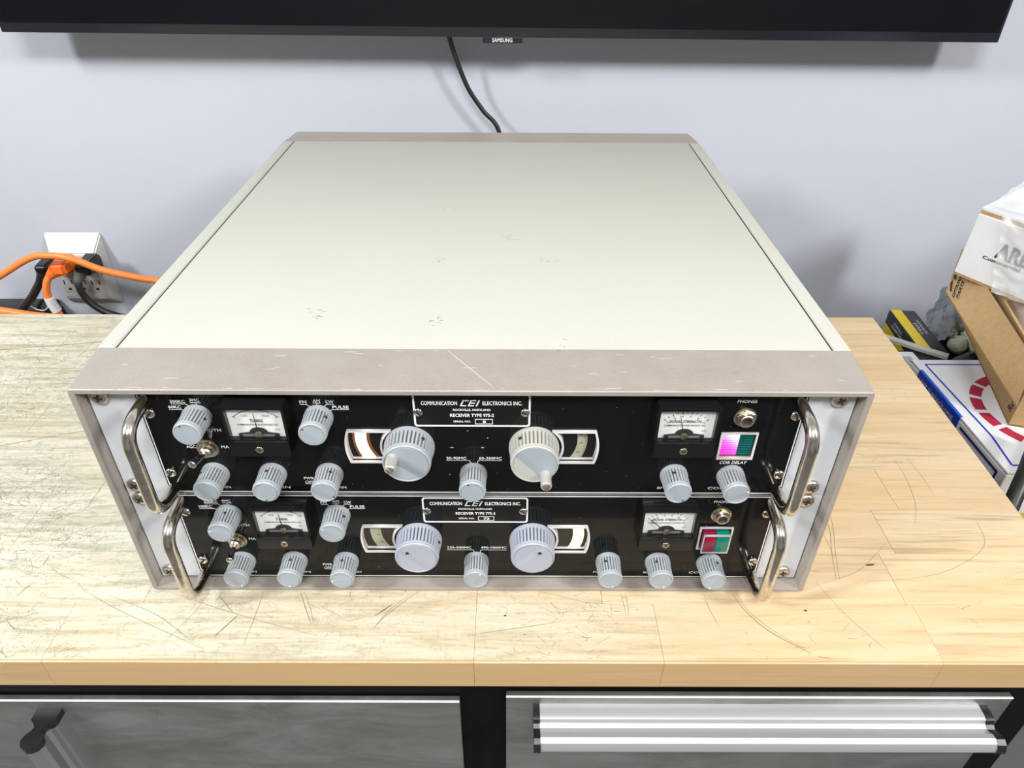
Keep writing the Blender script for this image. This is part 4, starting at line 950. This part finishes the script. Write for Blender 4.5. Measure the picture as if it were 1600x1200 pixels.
# brown carton with folded-out flap
kc = empty('cardboard_carton', (0.579, 0.265, -0.0498), 'open brown cardboard carton with folded-out flap on the flat white box', 'box')
ang = math.atan2(0.97, 0.24)      # direction of its left wall
U = Vector((0.285, 0.958, 0)).normalized(); V = Vector((0.958, -0.285, 0)).normalized()
LU, LV, HC = 0.275, 0.24, 0.083
def wallp(a, b, th, name, n):
    bm = BM(); n = n*th
    hexa(bm, [a, b, b+n, a+n, a+Vector((0,0,HC)), b+Vector((0,0,HC)), b+n+Vector((0,0,HC)), a+n+Vector((0,0,HC))])
    bmesh.ops.recalc_face_normals(bm, faces=bm.faces); return obj(name, bm, mt['kraft'], kc)
O0 = Vector((0, 0, 0))
wallp(O0, U*LU, 0.003, 'side_wall', V); wallp(O0+V*LV, U*LU+V*LV, 0.003, 'side_wall', -V)
wallp(V*0.003, V*(LV-0.003), 0.003, 'end_wall', U); wallp(U*LU+V*0.003, U*LU+V*(LV-0.003), 0.003, 'end_wall', -U)
bm = BM(); hexa(bm, [O0, V*LV, U*LU+V*LV, U*LU] + [q+Vector((0,0,0.002)) for q in (O0, V*LV, U*LU+V*LV, U*LU)]); bmesh.ops.recalc_face_normals(bm, faces=bm.faces); obj('base', bm, mt['kraft'], kc)
C0 = Vector((0.579, 0.265, -0.0498))
def W2(p): return Vector(p) - C0
bm = BM(); f = [W2((0.5700, 0.262, 0.0350)), W2((0.640, 0.537, 0.0365)), W2((0.5835, 0.455, 0.0140)), W2((0.5475, 0.232, 0.0000))]
f2 = [q + Vector((-0.0006, 0, 0.003)) for q in f]
def bil(q, a, b, bow=0.0): return (q[0]*(1-a) + q[1]*a)*(1-b) + (q[3]*(1-a) + q[2]*a)*b + Vector((0, 0, bow*4*b*(1-b)))
n1, n2 = 14, 6; lo_, hi_ = [[[bm.verts.new(bil(q, i/n1, j/n2, 0.002)) for j in range(n2+1)] for i in range(n1+1)] for q in (f, f2)]
for g_, fl_ in ((lo_, 1), (hi_, 0)):
    for i in range(n1):
        for j in range(n2): bm.faces.new((g_[i][j], g_[i+1][j], g_[i+1][j+1], g_[i][j+1]))
for i in range(n1):
    for j in (0, n2): bm.faces.new((lo_[i][j], lo_[i+1][j], hi_[i+1][j], hi_[i][j]))
for j in range(n2):
    for i in (0, n1): bm.faces.new((lo_[i][j], lo_[i][j+1], hi_[i][j+1], hi_[i][j]))
bmesh.ops.recalc_face_normals(bm, faces=bm.faces)
fl = obj('flap', bm, mt['kraft'], kc, smooth=True, ang=0.6); tag(fl, 'folded-out side flap')
# print on the flap, following its curved surface
def on_flap(a, b): return bil(f2, a, b, 0.002) + Vector((-0.0003, 0, 0.0006))
def flap_text(tx, a0, b0, b1, cap):
    me = text_mesh(tx, 0.03); xs = [v.co.x for v in me.vertices]; lo, w = min(xs), max(xs)-min(xs)
    for v in me.vertices: v.co = on_flap(a0 + v.co.y/0.7*cap, b0 + (b1-b0)*(v.co.x-lo)/w)
    me.materials.clear(); link('lettering', me, mt['ink'], fl)
flap_text('OPTIONAL', 0.885, 0.94, 0.42, 0.030); flap_text('PARTS', 0.838, 0.86, 0.50, 0.030)
bm = BM()
for q in ([(0.935, 0.90), (0.955, 0.92), (0.985, 0.80), (0.968, 0.70)], [(0.938, 0.66), (0.975, 0.68), (0.985, 0.50), (0.960, 0.42)]):
    bm.faces.new([bm.verts.new(on_flap(*p_)) for p_ in q])
obj('logo', bm, mt['ink'], fl)
text_on('lettering', 'RoHS', -V*0.0004 + U*0.008 + Vector((0,0,0.012)), (0,0,1), U, 0.026, 0.0105, mt['ink'], kc, 0.03)

# white box ARB standing on the carton rim
ab = empty('parcel_box', (0.59, 0.465, 0.0400), 'upright white lidded cardboard box on top of the brown carton', 'box')
u_ = Vector((0.037, -0.065, 0)).normalized(); w_ = Vector((0.065, 0.037, 0)).normalized(); ln_ = Vector((0.004, 0, 0))
hh_ = Vector((0.0035, 0.002, 0.0775))
bm = BM(); a0 = O0; LA, WA = 0.17, 0.085
hexa(bm, [a0, a0+u_*LA, a0+u_*LA+w_*WA, a0+w_*WA, a0+hh_, a0+u_*LA+hh_, a0+u_*LA+w_*WA+hh_, a0+w_*WA+hh_]); bmesh.ops.recalc_face_normals(bm, faces=bm.faces)
bmesh.ops.bevel(bm, geom=list(bm.edges), offset=0.0008, segments=1, affect='EDGES'); obj('box_body', bm, mt['wcard'], ab)
b0 = hh_ + Vector((0.0007, 0, 0.0045)) + w_*0.002
bm = BM(); hexa(bm, [b0, b0+u_*LA, b0+u_*LA+w_*(WA-0.002), b0+w_*(WA-0.002)] + [q+Vector((0,0,0.003)) for q in (b0, b0+u_*LA, b0+u_*LA+w_*(WA-0.002)+Vector((0,0,0.012)), b0+w_*(WA-0.002)+Vector((0,0,0.012)))]); bmesh.ops.recalc_face_normals(bm, faces=bm.faces)
obj('lid', bm, mt['wcard'], ab)
bm = BM(); c0 = hh_ + w_*0.003 + Vector((0,0,0.0002)); hexa(bm, [c0, c0+u_*LA*0.98, c0+u_*LA*0.98+w_*(WA-0.006), c0+w_*(WA-0.006)] + [q+Vector((0,0,0.0043)) for q in (c0, c0+u_*LA*0.98, c0+u_*LA*0.98+w_*(WA-0.006), c0+w_*(WA-0.006))]); bmesh.ops.recalc_face_normals(bm, faces=bm.faces)
obj('cut_edge', bm, mt['kraft_edge'], ab)
bm = BM(); c0 = -w_*0.0003 + Vector((0, 0, -0.0024)) ; hexa(bm, [c0, c0+u_*LA, c0+u_*LA+w_*WA, c0+w_*WA] + [q+Vector((0,0,0.0022)) for q in (c0, c0+u_*LA, c0+u_*LA+w_*WA, c0+w_*WA)]); bmesh.ops.recalc_face_normals(bm, faces=bm.faces)
obj('lower_flap', bm, mt['kraft_edge'], ab)
fo = -w_*0.0012
text_on('lettering', 'ARB', u_*0.037 + hh_*0.47 + fo, u_, hh_, 0.040, 0.018, mt['ink'], ab, 0.03)
text_on('lettering', 'Commercial', u_*0.025 + hh_*0.38 + fo, u_, hh_, 0.045, 0.0040, mt['ink'], ab, 0.02)

# crumpled film draped over the ARB box
def crumple(origin, A, B, N, nu, nv, amp, frq, seed, folds=None):
    bm = BM(); g = []
    for i in range(nu+1):
        row = []
        for j in range(nv+1):
            a, b = i/nu, j/nv; p = Vector(origin) + Vector(A)*a + Vector(B)*b
            q = Vector((a*frq, b*frq, seed)); d = noise.turbulence(q, 4, True)*amp
            e = noise.noise_vector(q*1.3)*amp*0.7
            row.append(bm.verts.new(p + Vector(N)*(0.2*amp + d) + Vector((e.x*0.5, e.y*0.5, e.z*0.5)) + (folds(a, b) if folds else O0)))
        g.append(row)
    for i in range(nu):
        for j in range(nv): bm.faces.new((g[i][j], g[i+1][j], g[i+1][j+1], g[i][j+1]))
    return bm
bm = crumple((0.59+u_.x*0.031-w_.x*0.004, 0.465+u_.y*0.031-w_.y*0.004, 0.130), u_*0.15, (-0.004, -0.004, -0.088), -w_, 34, 30, 0.006, 5.0, 1.7,
             lambda a, b: u_*(0.024*b*(1-a)) )
tag(obj('plastic_film', bm, mt['film'], smooth=True, ang=3), 'crumpled translucent plastic film hanging over the front of the upright white box', 'plastic bag')
bm = crumple((0.59+u_.x*0.01+w_.x*0.0, 0.465+u_.y*0.01, 0.131), u_*0.16, w_*0.075 + Vector((0, 0, 0.022)), (0, 0, 1), 26, 20, 0.007, 4.0, 5.2)
tag(obj('plastic_film', bm, mt['film'], smooth=True, ang=3), 'crumpled translucent film lying on the lid of the upright white box', 'plastic bag')
# white zip bag in the carton
zb = empty('zip_bag', (0.66, 0.36, 0.0), 'crumpled white plastic zip bag with purple line inside the brown carton', 'plastic bag')
bm = BM(); bmesh.ops.create_icosphere(bm, subdivisions=4, radius=1)
for v in bm.verts:
    n_ = noise.turbulence(v.co*1.6, 4, True); v.co = Vector((v.co.x*0.036, v.co.y*0.085, v.co.z*0.040)) * (0.85 + 0.22*n_)
    v.co.z = max(v.co.z, -0.040)
obj('bag_body', bm, mt['film'], zb, smooth=True, ang=3)
bm = BM()
for v_ in (0,): tube(bm, smooth_path([(-0.033, -0.035, 0.018), (-0.018, -0.045, 0.030), (0.0, -0.05, 0.036), (0.02, -0.05, 0.033)], 5), 0.0009, 8)
obj('zip_line', bm, mt['purple'], zb)
for q in range(3):
    pass

# small yellow and black tool box
yb = empty('tool_carton', (0.608, 0.517, ZT), 'small black and yellow striped carton by the wall behind the worktop corner', 'box')
yb.rotation_euler = (0, 0, math.radians(-4))
hx, hy, hz = 0.0185, 0.058, 0.036
bx('carton', (-hx, -hy, 0.0005), (hx, hy, hz), mt['black_print'], yb, 0.0008)
e_ = 0.0003
flat([[(-hx+0.0015, -hy), (-hx+0.0170, -hy), (-hx+0.0170, hy), (-hx+0.0015, hy)]], hz+e_, mt['yellow'], 'yellow_stripe', yb)
bm = BM(); bm.faces.new([bm.verts.new(q) for q in ((-hx-e_, -hy, 0.0005), (-hx-e_, hy, 0.0005), (-hx-e_, hy, 0.016), (-hx-e_, -hy, 0.010))]); obj('yellow_stripe', bm, mt['yellow'], yb)
text_on('lettering', 'DRILL', (0.0015, 0.020, hz+e_), (0, -1, 0), (1, 0, 0), 0.032, 0.0045, mt['pale_print'], yb, 0.02)
text_on('lettering', 'TITANIUM', (0.008, 0.030, hz+e_), (0, -1, 0), (1, 0, 0), 0.040, 0.0035, mt['pale_print'], yb, 0.02)
text_on('lettering', 'DRILL', (-hx-e_, 0.030, 0.026), (0, -1, 0), (0, 0, 1), 0.03, 0.004, mt['pale_print'], yb, 0.02)
text_on('lettering', 'DIAMOND', (-hx-e_, 0.036, 0.0195), (0, -1, 0), (0, 0, 1), 0.04, 0.004, mt['pale_print'], yb, 0.02)
# barcode box and grey bar
bc = empty('barcode_box', (0.574, 0.430, ZT), 'low black box with white barcode label between worktop and white box', 'box')
bx('box_body', (-0.052, -0.0265, 0.0005), (0.034, 0.0275, 0.040), mt['black_print'], bc, 0.001)
lb = bx('label', (-0.042, -0.022, 0.0398), (-0.005, 0.023, 0.0404), mt['wcard2'], bc)
flat([[(-0.034+i*0.0022, -0.010), (-0.034+i*0.0022+random.choice([0.0007, 0.0013]), -0.010), (-0.034+i*0.0022+0.0008, 0.012), (-0.034+i*0.0022, 0.012)] for i in range(10)], 0.0406, mt['ink'], 'barcode', lb)
bm = BM(); tube(bm, [(0.535, 0.490, -0.0700), (0.570, 0.461, -0.0698), (0.606, 0.434, -0.0700)], 0.0048, 6); tag(obj('grey_bar', bm, M('pale_grey_bar', (0.45, 0.45, 0.43), 0.4), smooth=False), 'pale grey flat bar lying against the black and yellow carton', 'bar')
# black bag heap
bm = BM(); bmesh.ops.create_icosphere(bm, subdivisions=4, radius=1)
for v in bm.verts:
    n_ = noise.turbulence(v.co*1.8 + Vector((4, 1, 2)), 4, True); v.co = Vector((v.co.x*0.052, v.co.y*0.026, v.co.z*0.026)) * (0.85+0.2*n_)
    v.co.z = max(v.co.z, -0.0215)
tag(obj('black_bag', bm, mt['bin_bag'], loc=(0.668, 0.440, ZT+0.023), smooth=True, ang=3), 'crumpled black plastic bag behind the flat white box', 'plastic bag')
# smoky bag with foam pieces
for i, (p, s_, mm_, lb_) in enumerate([((0.672, 0.515, ZT+0.014), (0.012, 0.015, 0.0135), 'foam', 'round pale green foam piece in the smoky bag, front left'), ((0.697, 0.520, ZT+0.014), (0.013, 0.024, 0.0135), 'foam', 'long pale foam piece in the smoky bag beside the brown carton'),
                                   ((0.682, 0.557, ZT+0.014), (0.013, 0.014, 0.0135), 'foam2', 'amber lump in the smoky bag behind the foam pieces'), ((0.701, 0.580, ZT+0.020), (0.014, 0.028, 0.019), 'tape', 'whitish crumpled wrap at the back of the smoky bag')]):
    bm = BM(); bmesh.ops.create_icosphere(bm, subdivisions=3, radius=1)
    for v in bm.verts:
        n_ = noise.noise(v.co*1.7 + Vector((i*3, 0, 0))); v.co = Vector((v.co.x*s_[0], v.co.y*s_[1], v.co.z*s_[2]))*(1+0.16*n_); v.co.z = max(v.co.z, -s_[2])
    tag(obj('foam_piece', bm, mt[mm_], loc=p, smooth=True, ang=3), lb_, 'foam')
bm = crumple((0.664, 0.515, ZT+0.001), (0.012, 0.085, 0.0), (0.010, 0.0, 0.062), (-1, 0, 0.2), 24, 24, 0.010, 3.5, 9.1)
tag(obj('plastic_bag', bm, mt['film_dark'], smooth=True, ang=3), 'smoky green translucent plastic bag propped by the wall beside the brown carton', 'plastic bag')
bm = crumple((0.628, 0.520, ZT+0.003), (0.012, 0.05, 0.02), (0.032, -0.015, 0.03), (-0.2, 0, 1), 18, 16, 0.006, 4, 2.2)
tag(obj('plastic_bag', bm, film('clear_grey_film', (1, 1, 1), 0.12, 0.3, (0.3, 0.32, 0.35)), smooth=True, ang=3), 'clear grey plastic bag beside the black and yellow carton', 'plastic bag')
# black hose and yellow cloth at the worktop's right edge
bm = BM(); tube(bm, smooth_path([(0.58, 0.22, -0.02), (0.548, 0.188, -0.022), (0.531, 0.167, -0.030), (0.515, 0.148, -0.045), (0.500, 0.128, -0.07), (0.496, 0.118, -0.0995)], 8), 0.0075, 14)
tag(obj('hose', bm, mt['cable'], smooth=True, ang=1), 'thick black cable bending down at the right edge of the worktop', 'cable')
bm = BM(); bmesh.ops.create_icosphere(bm, subdivisions=4, radius=1)
for v in bm.verts:
    n_ = noise.turbulence(v.co*1.5 + Vector((8, 1, 2)), 3, True); v.co = Vector((v.co.x*0.060, v.co.y*0.050, v.co.z*0.020)) * (0.85+0.2*n_); v.co.z = max(v.co.z, -0.016)
tag(obj('cloth', bm, mt['yel_bag'], loc=(0.577, 0.128, ZT+0.0165), smooth=True, ang=3), 'amber yellow cloth bundle on the side table in front of the white box', 'cloth')
# mottled plastic heap on the floor beside the tool cabinet
bm = BM(); bmesh.ops.create_icosphere(bm, subdivisions=5, radius=1)
for v in bm.verts:
    n_ = noise.turbulence(v.co*2.2, 5, True); v.co = Vector((v.co.x*0.13, v.co.y*0.10, v.co.z*0.32)) * (0.80+0.28*n_); v.co.z = max(v.co.z, -0.32)
tag(obj('floor_bag', bm, mt['grey_bag'], loc=(0.615, -0.105, -0.579), smooth=True, ang=3), 'tall grey crumpled plastic bag standing on the floor beside the tool cabinet', 'plastic bag')
